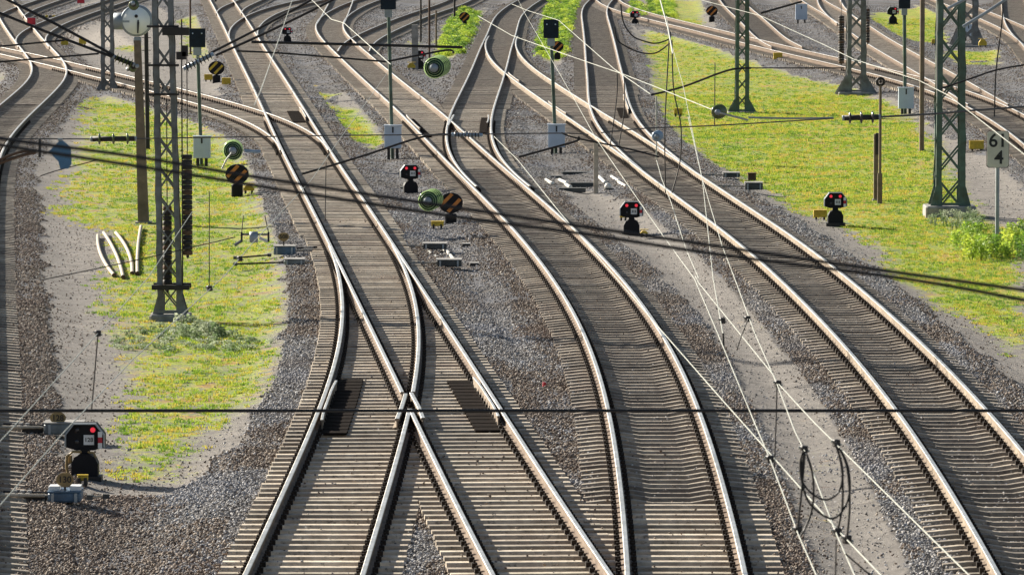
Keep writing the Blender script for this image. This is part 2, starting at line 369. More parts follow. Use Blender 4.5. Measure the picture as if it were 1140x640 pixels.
PARENT = {'leg':['main'],'west':['main','edge'],'nn_a':['main'],'nn_b':['main'],'mid_b':['mid'],'mid_c':['mid'],'curve':['mid'],
 'right':['curve'],'straight':['right'],'nw_a':['edge'],'nw_b':['edge'],'east_c':['east'],'east_b':['east'],'ne_c':['east_b'],'ne_b':['ne_a']}
CHILD = {}
for c_, ps in PARENT.items():
    for p_ in ps: CHILD.setdefault(p_, []).append(c_)
STYLE = lambda n, Y: {'main': 'flat', 'leg': 'flat', 'west':'flat','curve':'flat'}.get(n) or \
    ('flat' if (n == 'mid' and (Y < 81.5 or Y > 170)) or (n == 'right' and Y > 200) or Y > 215 else 'dip')
# rail profile (x, z): foot, web, head; last faces = running surface
HW = .038
HW = .034
PROF = [(-.075,.012),(-.075,.022),(-.012,.04),(-.010,.132),(-HW,.142),(-HW,.172),(-HW+.008,.18),(HW-.008,.18),(HW,.172),(HW,.142),(.010,.132),(.012,.04),(.075,.022),(.075,.012)]
def rail_mb(X, Y, S, off, dz=0, mb=None, prof=PROF):
    mb = mb or MB(); n = len(prof); vs = []
    for x, y, s in zip(X, Y, S):
        L = math.sqrt(1+s*s); nx, ny = 1/L, -s/L
        for a, z in prof: vs.append((x+nx*(off+a), y+ny*(off+a), z+dz))
    N = len(X); base = len(mb.v); mb.v += vs
    for i in range(N-1):
        for j in range(n-1):
            mb.f.append((base+i*n+j, base+i*n+j+1, base+(i+1)*n+j+1, base+(i+1)*n+j)); mb.m.append(1 if (n-4)//2 <= j <= (n-4)//2+2 else 0); mb.smooth.append(False)
    mb.f.append(tuple(base+j for j in range(n))); mb.m.append(0); mb.smooth.append(False)
    e = base+(N-1)*n; mb.f.append(tuple(e+n-1-j for j in range(n))); mb.m.append(0); mb.smooth.append(False)
    return mb
# sleeper meshes: unit ones are 2.6 m long
def sleeper_mesh(kind):
    if kind == 'flat': st = [(-1.3,0,.10),(1.3,0,.10)]
    else: st = [(-1.3,-.035,.078),(-.98,.0,.085),(-.55,.01,.08),(-.28,-.035,.06),(.28,-.035,.06),(.55,.01,.08),(.98,0,.085),(1.3,-.035,.078)]
    mb = MB(); vs = []
    for x, z, hw in st: vs += [(x,-hw-.045,-.17),(x,-hw,z-.012),(x,-hw+.014,z),(x,hw-.014,z),(x,hw,z-.012),(x,hw+.045,-.17)]
    fs = []
    for i in range(len(st)-1):
        for j in range(5): fs.append((i*6+j, (i+1)*6+j, (i+1)*6+j+1, i*6+j+1))
    e = (len(st)-1)*6; fs += [(5,4,3,2,1,0), (e,e+1,e+2,e+3,e+4,e+5)]
    mb.add(vs, fs); return mb
SM = {k: sleeper_mesh(k) for k in ('flat','dip')}
SMESH = {('flat',0): SM['flat'].mesh('sleeper', M_conc), ('dip',0): SM['dip'].mesh('sleeper', M_conc_b), ('flat',1): SM['flat'].mesh('sleeper', M_conc_b), ('dip',1): None}
GX0, GX1, GY0, GY1, GR = -24.0, 16.0, 60.0, 240.0, .05
occ = np.zeros((int((GX1-GX0)/GR), int((GY1-GY0)/GR)), bool)
def raster(cx, cy, th, a, b, hw):
    r = max(abs(a), abs(b))+.3
    i0 = max(0, int((cx-r-GX0)/GR)); i1 = min(occ.shape[0], int((cx+r-GX0)/GR)+1)
    q = r*abs(math.sin(th))+hw+.1
    j0 = max(0, int((cy-q-GY0)/GR)); j1 = min(occ.shape[1], int((cy+q-GY0)/GR)+1)
    if i1 <= i0 or j1 <= j0: return
    xx = GX0+GR*(np.arange(i0,i1)+.5)[:,None]-cx; yy = GY0+GR*(np.arange(j0,j1)+.5)[None,:]-cy
    u = xx*math.cos(th)+yy*math.sin(th); v = -xx*math.sin(th)+yy*math.cos(th)
    occ[i0:i1, j0:j1] |= (u > a) & (u < b) & (np.abs(v) < hw)
prng = random.Random(3)
depth_of = {}
def depth(n): return 1+max([depth(p) for p in PARENT.get(n, [])], default=-1)
for name in PX:
    t = TR[name]; X, Y, S = t['X'], t['Y'], t['S']
    i0 = 0
    root = empty('railway_track', (0,0,0), 0, LABEL[name], 'railway track')
    dz = -.0025*depth(name)
    side = M_railside2 if name in ('right','edge') else (M_railside3 if name in ('west','east','east_b','east_c','ne_a') else M_railside)
    segs = [(-.75, None), (.75, None)]
    for off, _ in segs:
        if name == 'leg' and off > 0:      # frog gap of the right-hand rail
            for a, b in ((58, 94.3), (96.2, 1e9)):
                k = (Y >= a) & (Y <= b); rail_mb(X[k], Y[k], S[k], off, dz).build('rail', [side, M_railtop], root)
        elif name == 'main' and off < 0:
            for a, b in ((50, 94.3), (96.2, 1e9)):
                k = (Y >= a) & (Y <= b); rail_mb(X[k], Y[k], S[k], off, dz).build('rail', [side, M_railtop], root)
        else: rail_mb(X, Y, S, off, dz).build('rail', [side, M_railtop], root)
    # sleepers
    arc = np.r_[0, np.cumsum(np.sqrt(np.diff(X)**2+np.diff(Y)**2))]
    sts = np.arange(.3, arc[-1], .6)
    fast = MB(); far = MB(); cnt = 0
    for s_ in sts:
        y = float(np.interp(s_, arc, Y)); x = float(np.interp(s_, arc, X)); m_ = float(np.interp(s_, arc, S)); th = -math.atan(m_)
        a, b = (-1.2, 1.2) if (name in ('leg','main') and y < 140) else (-1.3, 1.3); skip = False
        for p in PARENT.get(name, []):
            d = float(tX(p, y))-x
            if d == d and abs(d) < 2.35: skip = True
            elif d == d and abs(d) < 2.75:
                if d > 0: b = min(b, d/2-.01)
                else: a = max(a, d/2+.01)
        for c in CHILD.get(name, []):
            d = float(tX(c, y))-x
            if d == d and abs(d) < 2.35: a = min(a, d-1.2); b = max(b, d+1.2)
            elif d == d and abs(d) < 2.75:
                if d > 0: b = min(b, d/2-.01)
                else: a = max(a, d/2+.01)
        if y < (250 if name in ('west','east') else 200) and -26 < x < 26:
            for o_ in (-.75, .75):
                for q in (-.105, .105):
                    u = o_+q; fast.box((x+u*math.cos(th), y+u*math.sin(th), .03), (.075,.13,.075), th, 0)
                    fast.box((x+(u*1.0)*math.cos(th), y+u*math.sin(th), .075), (.03,.035,.06), th, 0)
        if skip: continue
        long_ = (b-a) > 2.7; kind = 'flat' if (long_ or b-a < 2.55) else STYLE(name, y)
        jx = prng.uniform(-.012,.012); th2 = th + prng.uniform(-.006,.006); c0 = (a+b)/2+jx
        cx, cy = x+c0*math.cos(th), y+c0*math.sin(th); sx = (b-a)/2.6
        px, py = proj(cx, cy, 0)
        zj = -.0015*depth(name)+prng.uniform(-.004,.004)
        if y < 240: raster(x, y, th2, a, b, .145)
        if y < 232 and cnt < 296 and -120 < px < 1260:
            o = bpy.data.objects.new('sleeper', SMESH[(kind, 0 if (kind == 'dip' or name in ('main','leg','mid')) else 1)])
            o.location = (cx, cy, zj); o.rotation_euler = (0, 0, th2); o.scale = (sx, 1, 1); link(o, root); cnt += 1
        else:
            R = Matrix.Translation((cx,cy,zj)) @ Matrix.Rotation(th2,4,'Z') @ Matrix.Diagonal((sx,1,1,1))
            far.add([R@Vector(q) for q in SM['flat'].v], SM['flat'].f)
    if fast.v: fast.build('rail_fastening', M_fast, root, 'stuff')
    if far.v: far.build('sleeper', M_conc_b, root, 'stuff')
    t['root'] = root
# check rails, blades' wing rails
def px_rail(track, pts, name='check_rail', prof=PROF, z=RAILTOP, dz=.006):
    P_ = [pz(a, b, z) for a, b in pts]; Yq = np.array([p.y for p in P_]); Xq = np.array([p.x for p in P_])
    o = np.argsort(Yq); Yq, Xq = Yq[o], Xq[o]; S_ = np.gradient(Xq, Yq)
    rail_mb(Xq, Yq, S_, 0, dz).build(name, [M_railside2, M_railtop], TR[track]['root'])
PROFS = [(-.03,.012),(-.012,.03),(-.010,.15),(-.022,.155),(-.022,.185),(-.016,.19),(.016,.19),(.022,.185),(.022,.155),(.010,.15),(.012,.03),(.03,.012)]
def tr_rail(track, y0, y1, off, name='check_rail', flare=.03):
    t = TR[track]; Yq = np.arange(y0, y1, 1.0); Xq = np.interp(Yq, t['Y'], t['X']); Sq = np.interp(Yq, t['Y'], t['S'])
    n = len(Yq); sg = -1 if off > 0 else 1
    X2 = [x + sg*flare*max(0, 1-min(i, n-1-i)/1.5) for i, x in enumerate(Xq)]
    rail_mb(X2, Yq, Sq, off, .004, None, PROFS).build(name, [M_railside2, M_railtop], t['root'])
Yof = lambda y: pz(570, y, RAILTOP).y
tr_rail('leg', Yof(468), Yof(421), -.655); tr_rail('main', Yof(464), Yof(418), .655)
tr_rail('mid', Yof(143), Yof(128), -.64); tr_rail('curve', Yof(137), Yof(127), .64)
tr_rail('right', Yof(126), Yof(112), -.64); tr_rail('straight', Yof(122), Yof(105), .64)
tr_rail('right', Yof(90), Yof(80), -.64); tr_rail('main', Yof(131), Yof(120), .64)
px_rail('leg', [(458,437),(460,441),(466,452),(471,465)], 'wing_rail'); px_rail('main', [(451.5,438),(450.5,442),(447,453),(442,466)], 'wing_rail')
px_rail('curve', [(498.5,140),(503,132),(505,128)], 'wing_rail')
# ------------------------------------------------------------ ground cover fields
def poly_mask(poly, X, Y, soft=.0):
    P_ = [pz(a, b, -.2) for a, b in poly]; inside = np.zeros(X.shape, bool); n = len(P_)
    for i in range(n):
        x1, y1, x2, y2 = P_[i].x, P_[i].y, P_[(i+1)%n].x, P_[(i+1)%n].y
        c = ((y1 > Y) != (y2 > Y)) & (X < (x2-x1)*(Y-y1)/((y2-y1) or 1e-9)+x1); inside ^= c
    return inside
GRASS = [
 ([(85,112),(165,106),(222,116),(262,150),(300,185),(322,240),(322,300),(330,380),(322,420),(250,470),(190,500),(160,520),(140,470),(150,430),(110,370),(115,310),(130,270),(70,240),(75,180),(95,140)], .53),
 ([(150,470),(240,440),(262,470),(200,520),(240,530),(190,545),(130,540),(110,500)], .40),
 ([(712,28),(790,50),(860,78),(930,90),(1000,118),(1030,145),(1045,165),(1070,190),(1085,235),(1150,260),(1150,410),(1110,375),(1060,345),(1000,305),(955,262),(900,235),(850,208),(800,185),(752,150),(728,110),(722,60)], .66),
 ([(330,110),(345,92),(380,120),(428,148),(430,165),(395,160),(375,130)], .85),
 ([(965,15),(1050,5),(1052,50),(1000,42),(970,25)], .8), ([(1050,60),(1060,54),(1115,57),(1105,70),(1060,70)], .8),
 ([(0,82),(18,82),(22,95),(0,108)], .75), ([(200,20),(240,12),(262,60),(235,80),(205,50)], .55), ([(130,52),(155,48),(156,56),(132,60)], .8),
 ([(590,70),(634,70),(648,0),(600,0),(596,40)], .6), ([(480,66),(520,66),(540,8),(516,8),(490,30)], .6), ([(418,42),(460,40),(480,52),(440,54),(420,50)], .45),
 ([(700,18),(735,28),(780,36),(790,0),(720,0)], .6), ([(835,320),(880,350),(900,400),(860,415),(810,360)], .30), ([(640,160),(660,165),(665,180),(640,180)],.5),
 ([(880,470),(930,470),(950,640),(905,640)], .18),
]
BALL = [
 ([(-40,560),(60,552),(200,552),(300,470),(420,520),(420,700),(-60,700)]), ([(330,60),(420,100),(560,220),(640,380),(700,640),(560,640),(470,330),(400,205)]),
 ([(500,150),(600,200),(690,225),(640,235),(600,225)]), ([(320,0),(560,0),(600,100),(690,160),(720,190),(690,225),(560,190),(440,80)]),
 ([(0,60),(160,95),(300,150),(330,215),(300,190),(220,140),(0,110)]), ([(690,40),(720,60),(722,110),(760,165),(700,160)]),
 ([(170,0),(330,0),(440,90),(460,170),(400,215),(330,150),(262,90),(230,60)]), ([(790,30),(1140,100),(1140,180),(1075,170),(1000,112),(880,82),(720,45),(700,20)]),
 ([(840,0),(1140,0),(1140,110),(900,50)]),
]
DIRT = [([(635,232),(690,224),(722,228),(790,280),(850,332),(893,398),(925,450),(962,520),(1005,600),(1040,700),(920,700),(896,630),(868,540),(842,470),(812,400),(785,358),(735,302),(680,268)]),
 ([(380,105),(412,112),(425,150),(410,160),(375,120)]), ([(600,165),(628,205),(690,222),(640,240)])]
def smooth_noise(X, Y, sc, seed=0):
    r = np.random.default_rng(seed); out = np.zeros(X.shape); amp = 1; tot = 0
    for o in range(3):
        G = r.random((97,97)); u = (X*sc*2**o) % 96; v = (Y*sc*2**o*.5) % 96
        i = u.astype(int); j = v.astype(int); fu = u-i; fv = v-j; fu = fu*fu*(3-2*fu); fv = fv*fv*(3-2*fv)
        out += amp*((G[i,j]*(1-fu)+G[i+1,j]*fu)*(1-fv)+(G[i,j+1]*(1-fu)+G[i+1,j+1]*fu)*fv); tot += amp; amp *= .5
    return out/tot
def fields(X, Y):
    d = np.full(X.shape, 99.0)
    for n, t in TR.items():
        xc = np.interp(Y, t['Y'], t['X'], left=1e4, right=1e4); s = np.interp(Y, t['Y'], t['S'])
        d = np.minimum(d, np.abs(X-xc)/np.sqrt(1+s*s))
    nz = smooth_noise(X, Y, .9, 1)-.5
    reach = 1.98 + nz*.7
    bal = np.clip((reach-d)/.9+.5, 0, 1)
    for p in BALL: bal = np.maximum(bal, poly_mask(p, X+nz*.8, Y)*.95)
    for p in DIRT: bal = np.where(poly_mask(p, X+nz*.4, Y) & (d > 1.7), 0.0, bal)
    bal = np.maximum(bal, np.clip((1.75-d)/.3+.5, 0, 1))
    gr = np.zeros(X.shape)
    for p, v in GRASS: gr = np.maximum(gr, poly_mask(p, X+nz*1.2, Y+(smooth_noise(X,Y,.5,5)-.5)*10)*v)
    gr = gr*np.clip((d-1.6)*2.5, 0, 1); bal = np.where(gr > .3, bal*np.clip((2.1-d)*3, 0, 1), bal)
    hump = np.clip((2.75-d)/1.2, 0, 1); hump = hump*hump*(3-2*hump)
    z = -.25 + .15*hump + np.where(bal > .5, .04, 0)*(1-hump) + (smooth_noise(X, Y, .6, 3)-.5)*.07*(1-hump)
    return bal, gr, z, d
xs = np.r_[[-900,-400,-200,-110,-75,-56], np.arange(-46, 46.01, .28), [56,75,110,200,400,900]]
ys = np.r_[[-300,-80,0,30,48], np.arange(58, 130, .5), np.arange(130, 240, .8), np.arange(240, 430, 1.6), [440,470,540,700,1000,1700]]
gx, gy = np.meshgrid(xs, ys, indexing='ij'); Bf, Gf, Zf, Df = fields(gx, gy)
for _ in range(4):
    Gf[1:-1,1:-1] = (Gf[1:-1,1:-1]*2+Gf[:-2,1:-1]+Gf[2:,1:-1]+Gf[1:-1,:-2]+Gf[1:-1,2:])/6
def soft_grass(X, Y): 
    return Gf[np.clip(np.searchsorted(xs, X), 0, len(xs)-1), np.clip(np.searchsorted(ys, Y), 0, len(ys)-1)]
me = bpy.data.meshes.new('ground'); nx_, ny_ = gx.shape
idx = np.arange(nx_*ny_).reshape(nx_, ny_)
quads = np.stack([idx[:-1,:-1], idx[1:,:-1], idx[1:,1:], idx[:-1,1:]], -1).reshape(-1,4)
me.vertices.add(nx_*ny_); me.vertices.foreach_set('co', np.stack([gx,gy,Zf],-1).reshape(-1).astype(np.float32))
me.loops.add(quads.size); me.loops.foreach_set('vertex_index', quads.reshape(-1).astype(np.int32))
me.polygons.add(len(quads)); me.polygons.foreach_set('loop_start', (np.arange(len(quads))*4).astype(np.int32)); me.polygons.foreach_set('loop_total', np.full(len(quads),4,np.int32))
me.update(); me.validate()
ca = me.color_attributes.new('cover', 'FLOAT_COLOR', 'POINT')
# third channel: the pale sandy path at upper left
PATH = poly_mask([(90,20),(118,28),(150,50),(128,52),(90,50),(70,44)], gx, gy)*.6
ca.data.foreach_set('color', np.stack([Bf,Gf,PATH,np.ones_like(Bf)],-1).reshape(-1).astype(np.float32))
me.materials.append(M_ground); ground = link(bpy.data.objects.new('ground', me)); ground['kind'] = 'structure'
me.polygons.foreach_set('use_smooth', np.ones(len(quads), bool))
# ------------------------------------------------------------ instanced small matter
def scatter(name, pts, scl, proto_meshes, label, kind='stuff'):
    """points -> instances, built with a geometry-nodes modifier on a point mesh"""
    m = bpy.data.meshes.new(name); m.vertices.add(len(pts)); m.vertices.foreach_set('co', pts.reshape(-1).astype(np.float32)); m.update()
    a = m.attributes.new('size', 'FLOAT_VECTOR', 'POINT'); a.data.foreach_set('vector', scl[0].reshape(-1).astype(np.float32))
    a = m.attributes.new('turn', 'FLOAT_VECTOR', 'POINT'); a.data.foreach_set('vector', scl[1].reshape(-1).astype(np.float32))
    o = link(bpy.data.objects.new(name, m)); o['kind'] = kind; o['label'] = label
    g = bpy.data.node_groups.new(name+'_scatter', 'GeometryNodeTree')
    g.interface.new_socket('Geometry', in_out='INPUT', socket_type='NodeSocketGeometry'); g.interface.new_socket('Geometry', in_out='OUTPUT', socket_type='NodeSocketGeometry')
    N = g.nodes; gi = N.new('NodeGroupInput'); go = N.new('NodeGroupOutput'); iop = N.new('GeometryNodeInstanceOnPoints')
    m2p = N.new('GeometryNodeMeshToPoints'); g.links.new(gi.outputs[0], m2p.inputs[0]); g.links.new(m2p.outputs[0], iop.inputs['Points'])
    gti = N.new('GeometryNodeGeometryToInstance')
    protos.append(1)
    for k, pm in enumerate(proto_meshes):
        po = bpy.data.objects.new(name+'_piece', pm); po['kind'] = 'stuff'; holder.objects.link(po); po.location = (0,0,0)
        oi = N.new('GeometryNodeObjectInfo'); oi.inputs['Object'].default_value = po; oi.inputs['As Instance'].default_value = False
        g.links.new(oi.outputs['Geometry'], gti.inputs[0])
    g.links.new(gti.outputs[0], iop.inputs['Instance']); iop.inputs['Pick Instance'].default_value = True
    for nm, sock in (('size','Scale'),('turn','Rotation')):
        na = N.new('GeometryNodeInputNamedAttribute'); na.data_type = 'FLOAT_VECTOR'; na.inputs['Name'].default_value = nm
        g.links.new(na.outputs['Attribute'], iop.inputs[sock])
    g.links.new(iop.outputs[0], go.inputs[0])
    md = o.modifiers.new('scatter', 'NODES'); md.node_group = g
    return o
protos = []
holder = bpy.data.collections.new('piece_shapes')     # shapes only used as instances, not linked to the scene
def stone_mesh(seed, mm_=None):
    import bmesh
    r = random.Random(seed); bm = bmesh.new(); bmesh.ops.create_icosphere(bm, subdivisions=1, radius=.5)
    for v in bm.verts:
        v.co *= r.uniform(.72, 1.18); 
    m = bpy.data.meshes.new('stone'); bm.to_mesh(m); bm.free(); m.materials.append(mm_ or M_ballast); return m
def cand(bands):
    out = []
    for y0, y1, dens in bands:
        hw = 640/F*y1+1.5; n = int(2*hw*(y1-y0)*dens)
        X = rng.uniform(-hw, hw, n); Y = rng.uniform(y0, y1, n); px = 570+F*X/Y
        k = (px > -40) & (px < 1180); out.append(np.stack([X[k], Y[k]], -1))
    return np.concatenate(out)
C = cand([(68,90,330),(90,120,230),(120,160,130),(160,220,50),(220,370,16)])
bal, gr, z, d = fields(C[:,0], C[:,1])
n1 = smooth_noise(C[:,0], C[:,1], 3.0, 8)
keep = (rng.random(len(C)) < np.where(bal > .35+.3*n1, 1.0, np.where(gr > .5, .012, .10)))
gi_ = ((C[:,0]-GX0)/GR).astype(int); gj_ = ((C[:,1]-GY0)/GR).astype(int)
ok = (gi_ >= 0) & (gi_ < occ.shape[0]) & (gj_ >= 0) & (gj_ < occ.shape[1])
onsl = np.zeros(len(C), bool); onsl[ok] = occ[gi_[ok], gj_[ok]]
stray = onsl & (rng.random(len(C)) < .018); keep &= (~onsl) | stray
keep &= ~(onsl & (C[:,1] > 150))
inmid = (d < .72) & (C[:,1] > 222); keep &= ~(inmid & (rng.random(len(C)) < .8))
C = C[keep]; z = z[keep]; stray = stray[keep]; d = d[keep]; bal = bal[keep]
sz = rng.uniform(.024, .055, len(C)) * np.where(C[:,1] > 200, 1.25, 1.0) * np.where(bal < .35, .8, 1.0) * np.where(stray, .75, 1.0)
zz = np.where(stray, .012, z + rng.uniform(-.004, .022, len(C)) + np.where((d > 1.05) & (d < 1.9), .03, 0))
Sz = np.stack([sz*rng.uniform(.8,1.35,len(C)), sz*rng.uniform(.8,1.35,len(C)), sz*rng.uniform(.6,1.0,len(C))], -1)
Rt = rng.uniform(0, 6.28, (len(C),3)); Rt[:,:2] *= .12
print('stones', len(C))
te = TR['edge']; de = np.abs(C[:,0]-np.interp(C[:,1], te['Y'], te['X'])); nb = smooth_noise(C[:,0], C[:,1], .5, 31)
pr = np.clip((3.6-de)/1.2, 0, 1)*.9 + np.clip((2.0-d)/.5, 0, 1)*.55*(nb > .42) + np.clip((nb-.5)*4, 0, .5); pr = np.where((C[:,1] < 80) & (C[:,0] < -4), np.maximum(pr, .7), pr)
pr = np.where((C[:,0] > 8.5) & (C[:,1] < 150), np.maximum(pr, .6), pr)
ru = rng.random(len(C)) < pr; Pt = np.stack([C[:,0],C[:,1],zz],-1)
scatter('ballast', Pt[~ru], (Sz[~ru], Rt[~ru]), [stone_mesh(1)], 'grey crushed stone ballast heaped around the tracks')
scatter('rusty_ballast', Pt[ru], (Sz[ru], Rt[ru]), [stone_mesh(2, M_ballast_r)], 'rust brown crushed stone ballast beside the edge track and near the rails')
def tuft_mesh(seed, blades, spread, h, wdt, mat_, lean=.5):
    r = random.Random(seed); mb = MB()
    for i in range(blades):
        a = r.uniform(0, 6.28); q = r.uniform(0, spread); x, y = q*math.cos(a), q*math.sin(a)
        b = r.uniform(0, 6.28); hh = h*r.uniform(.5,1.1); lx, ly = math.cos(b)*hh*lean*r.random(), math.sin(b)*hh*lean*r.random()
        c = r.uniform(0, 3.14); dx, dy = math.cos(c)*wdt/2, math.sin(c)*wdt/2
        mb.add([(x-dx,y-dy,-.01),(x+dx,y+dy,-.01),(x+lx*.5+dx*.8,y+ly*.5+dy*.8,hh*.6),(x+lx,y+ly,hh),(x+lx*.5-dx*.8,y+ly*.5-dy*.8,hh*.6)], [(0,1,2,3,4)])
    return mb.mesh('tuft', mat_)
def leaf_mesh(seed, n, rad, h, leaf, mat_):
    r = random.Random(seed); mb = MB()
    for i in range(n):
        a = r.uniform(0,6.28); q = rad*math.sqrt(r.random()); zc = h*r.random()**.8; q *= (1-.5*zc/h)
        c = Vector((q*math.cos(a), q*math.sin(a), zc)); u = Vector((r.gauss(0,1),r.gauss(0,1),r.gauss(0,.5))).normalized(); v = u.cross(Vector((r.gauss(0,1),r.gauss(0,1),r.gauss(0,1)))).normalized()
        l = leaf*r.uniform(.6,1.3); mb.add([c-u*l*.5, c+v*l*.22, c+u*l*.5, c-v*l*.22], [(0,1,2,3)])
    for i in range(5):
        a = r.uniform(0,6.28); q = rad*.4*r.random(); mb.tube([(0,0,0),(q*math.cos(a),q*math.sin(a),h*r.uniform(.6,.95))], .006, 3, caps=False)
    return mb.mesh('leafy_clump', mat_)
G = cand([(68,110,150),(110,160,110),(160,230,55),(230,340,16)])
bal, gr, z, d = fields(G[:,0], G[:,1]); gr = soft_grass(G[:,0], G[:,1]); nn = smooth_noise(G[:,0], G[:,1], 2.4, 21)*.6+smooth_noise(G[:,0], G[:,1], .55, 22)*.4
k = (gr > .15) & (bal < .5) & (rng.random(len(G)) < np.clip((gr*1.25 + (nn-.5)*1.8)-.36, 0, 1)*.75); G = G[k]; z = z[k]; gr = gr[k]
s_ = rng.uniform(.6,1.25,len(G)) * np.where(G[:,1] > 160, 1.3, 1)
Rt = np.zeros((len(G),3)); Rt[:,2] = rng.uniform(0,6.28,len(G))
print('tufts', len(G))
scatter('grass', np.stack([G[:,0],G[:,1],z],-1), (np.stack([s_,s_,s_*.75],-1), Rt), [tuft_mesh(5, 10, .09, .06, .018, M_grass, .9)], 'short yellow green grass and moss between the tracks')
def weeds(name, polys, dens, mesh, lab, smin=.7, smax=1.3):
    pts = []
    for poly in polys:
        P_ = [pz(a,b,-.2) for a,b in poly]; x0,x1 = min(p.x for p in P_), max(p.x for p in P_); y0,y1 = min(p.y for p in P_), max(p.y for p in P_)
        n = int((x1-x0)*(y1-y0)*dens); X = rng.uniform(x0,x1,n); Y = rng.uniform(y0,y1,n); kk = poly_mask(poly, X, Y)
        pts.append(np.stack([X[kk],Y[kk]],-1))
    W = np.concatenate(pts); _,_,z,_ = fields(W[:,0], W[:,1]); s = rng.uniform(smin,smax,len(W)); R_ = np.zeros((len(W),3)); R_[:,2] = rng.uniform(0,6.28,len(W))
    print(name, len(W)); return scatter(name, np.stack([W[:,0],W[:,1],z],-1), (np.stack([s,s,s],-1), R_), [mesh], lab)
weeds('lush_weeds', [[(489,63),(514,63),(526,44),(534,16),(516,12),(500,28)],[(600,66),(628,68),(644,0),(612,0),(600,45)], [(728,22),(752,20),(748,0),(722,0)],[(700,18),(718,24),(716,8),(702,4)]], 2.4, leaf_mesh(2, 80, .36, .24, .12, M_weed), 'bright green knee-high weeds in patches beside the far tracks')
weeds('dull_weeds', [[(196,362),(232,364),(250,376),(205,376)]], 8, leaf_mesh(7, 90, .2, .26, .08, M_weedg), 'taller dull green weeds at the right foot of the nearest lattice mast', .7, 1.3)  # leaf clumps in their own grey-green colour
weeds('flowering_weeds', [[(1056,268),(1075,262),(1150,262),(1150,290),(1078,288)]], 5, leaf_mesh(3, 110, .24, .42, .085, M_weed), 'bright green leafy weeds around the foot of the kilometre board post', .6, 1.2)
weeds('grey_weeds', [[(118,378),(150,362),(235,358),(262,372),(320,382),(250,392),(170,390),(125,388)]], 7, leaf_mesh(4, 50, .16, .08, .05, M_weedg), 'grey green ground weeds spread around the foot of the nearest lattice mast')
weeds('pale_weeds', [[(1030,246),(1090,240),(1095,262),(1060,258)]], 8, leaf_mesh(6, 60, .16, .28, .05, M_weedg), 'pale flowering weeds in front of the concrete mast base')
# ------------------------------------------------------------ things beside the tracks
def at(x, y, z=-.22):
    p = pz(x, y, z); return p, p.y/F
def text(s, size, loc, m, parent, name='number_text', dz=.004):
    cu = bpy.data.curves.new(name, 'FONT'); cu.body = s; cu.size = size; cu.align_x = 'CENTER'; cu.align_y = 'CENTER'; cu.extrude = .002; cu.offset = size*.018
    tmp = bpy.data.objects.new('tmp', cu); me_ = bpy.data.meshes.new_from_object(tmp); bpy.data.objects.remove(tmp)
    me_.transform(Matrix.Translation(loc) @ Matrix.Rotation(math.pi/2, 4, 'X')); me_.materials.append(m)
    return link(bpy.data.objects.new(name, me_), parent)
def bar(mb, a, b, w_, d_=None, mi=0):
    """flat bar from a to b"""
    a, b = Vector(a), Vector(b); t = (b-a); L = t.length; t.normalize()
    y = Vector((0,1,0)) if abs(t.y) < .8 else Vector((1,0,0)); x = t.cross(y).normalized(); y = x.cross(t)
    M = Matrix((x, y, t)).transposed().to_4x4(); return mb.box((a+b)/2, (w_, d_ or w_, L), M=M, mi=mi)
def lattice(x, y, wb, wt, H, leg, m, label, flare=.28, panel=.8, lean=0, base=None, rz=0, group='lattice masts carrying the overhead line', brace=None, depth_=None, zlim=9):
    p, mm = at(x, y); root = empty('lattice_mast', p, rz, label, 'mast', group)
    hw = lambda z: (wb+(wt-wb)*z/H)/2
    P = lambda i, z: Vector(((-1,1,1,-1)[i]*hw(z)+lean*z/H, (-1,-1,1,1)[i]*hw(z)*(depth_ or 1), z))
    for i in range(4):
        b = MB(); sx = (-1,1,1,-1)[i]; sy = (-1,-1,1,1)[i]
        q = [(0,0),(sx*-leg,0),(sx*-leg,sy*-.015),(sx*-.015,sy*-.015),(sx*-.015,sy*-leg),(0,sy*-leg)]
        vs = [P(i,0)+Vector((a,c,0)) for a,c in q]+[P(i,H)+Vector((a,c,0)) for a,c in q]
        fs = [(k,(k+1)%6,6+(k+1)%6,6+k) for k in range(6)]
        b.add(vs, [f if sx*sy > 0 else f[::-1] for f in fs]); b.build('leg', m, root)
        g = MB(); f0 = P(i,0); o = Vector((sx*flare*wb*.55, 0, 0))
        for yy in (-.012, .012):
            pass
        g.prism([(f0.x+o.x,0),(f0.x-sx*leg*1.2,0),(f0.x-sx*leg*1.2,wb*1.0),(f0.x,wb*1.0)], f0.y-.012*sy-.008, f0.y-.012*sy+.008)
        g.build('gusset', m, root)
    npn = int(min(H, zlim)/panel)
    bm_ = brace or m; cache = {}
    for k in range(npn):
        z0 = .12+k*panel; z1 = z0+panel
        for (a, b_) in ((0,1),(3,2)):
            for s_ in (0,1):
                p0, p1 = (P(a,z0), P(b_,z1)) if s_ == 0 else (P(b_,z0), P(a,z1))
                off = Vector((0,(.012 if s_ else -.012)+(.03 if a == 0 else -.03),0)); bb = MB(); bar(bb, p0+off, p1+off, leg*.33, .012); bb.build('brace', bm_, root)
        for (a, b_) in ((0,3),(1,2)):
            p0, p1 = (P(a,z0), P(b_,z1)) if k % 2 == 0 else (P(b_,z0), P(a,z1))
            bb = MB(); bar(bb, p0, p1, leg*.33, .012); bb.build('brace', bm_, root)
    if base:
        bx_, bh = base; b = MB(); b.box((0,0,bh/2-.12), (bx_, bx_*.9, bh+.2), 0, .04); b.build('foundation', M_stone, root)
        st = MB(); st.box((0,-hw(0)-.0,bh+.03),(wb*1.0,.05,.07)); st.build('base_rail', m, root)
    return root, mm
mast1, mm = lattice(190, 354, .50, .36, 11, .10, M_greyst, 'nearest grey lattice mast with hanging weight stacks, left of the main track', panel=.62, lean=-.22, flare=.5, base=(.85,.12))
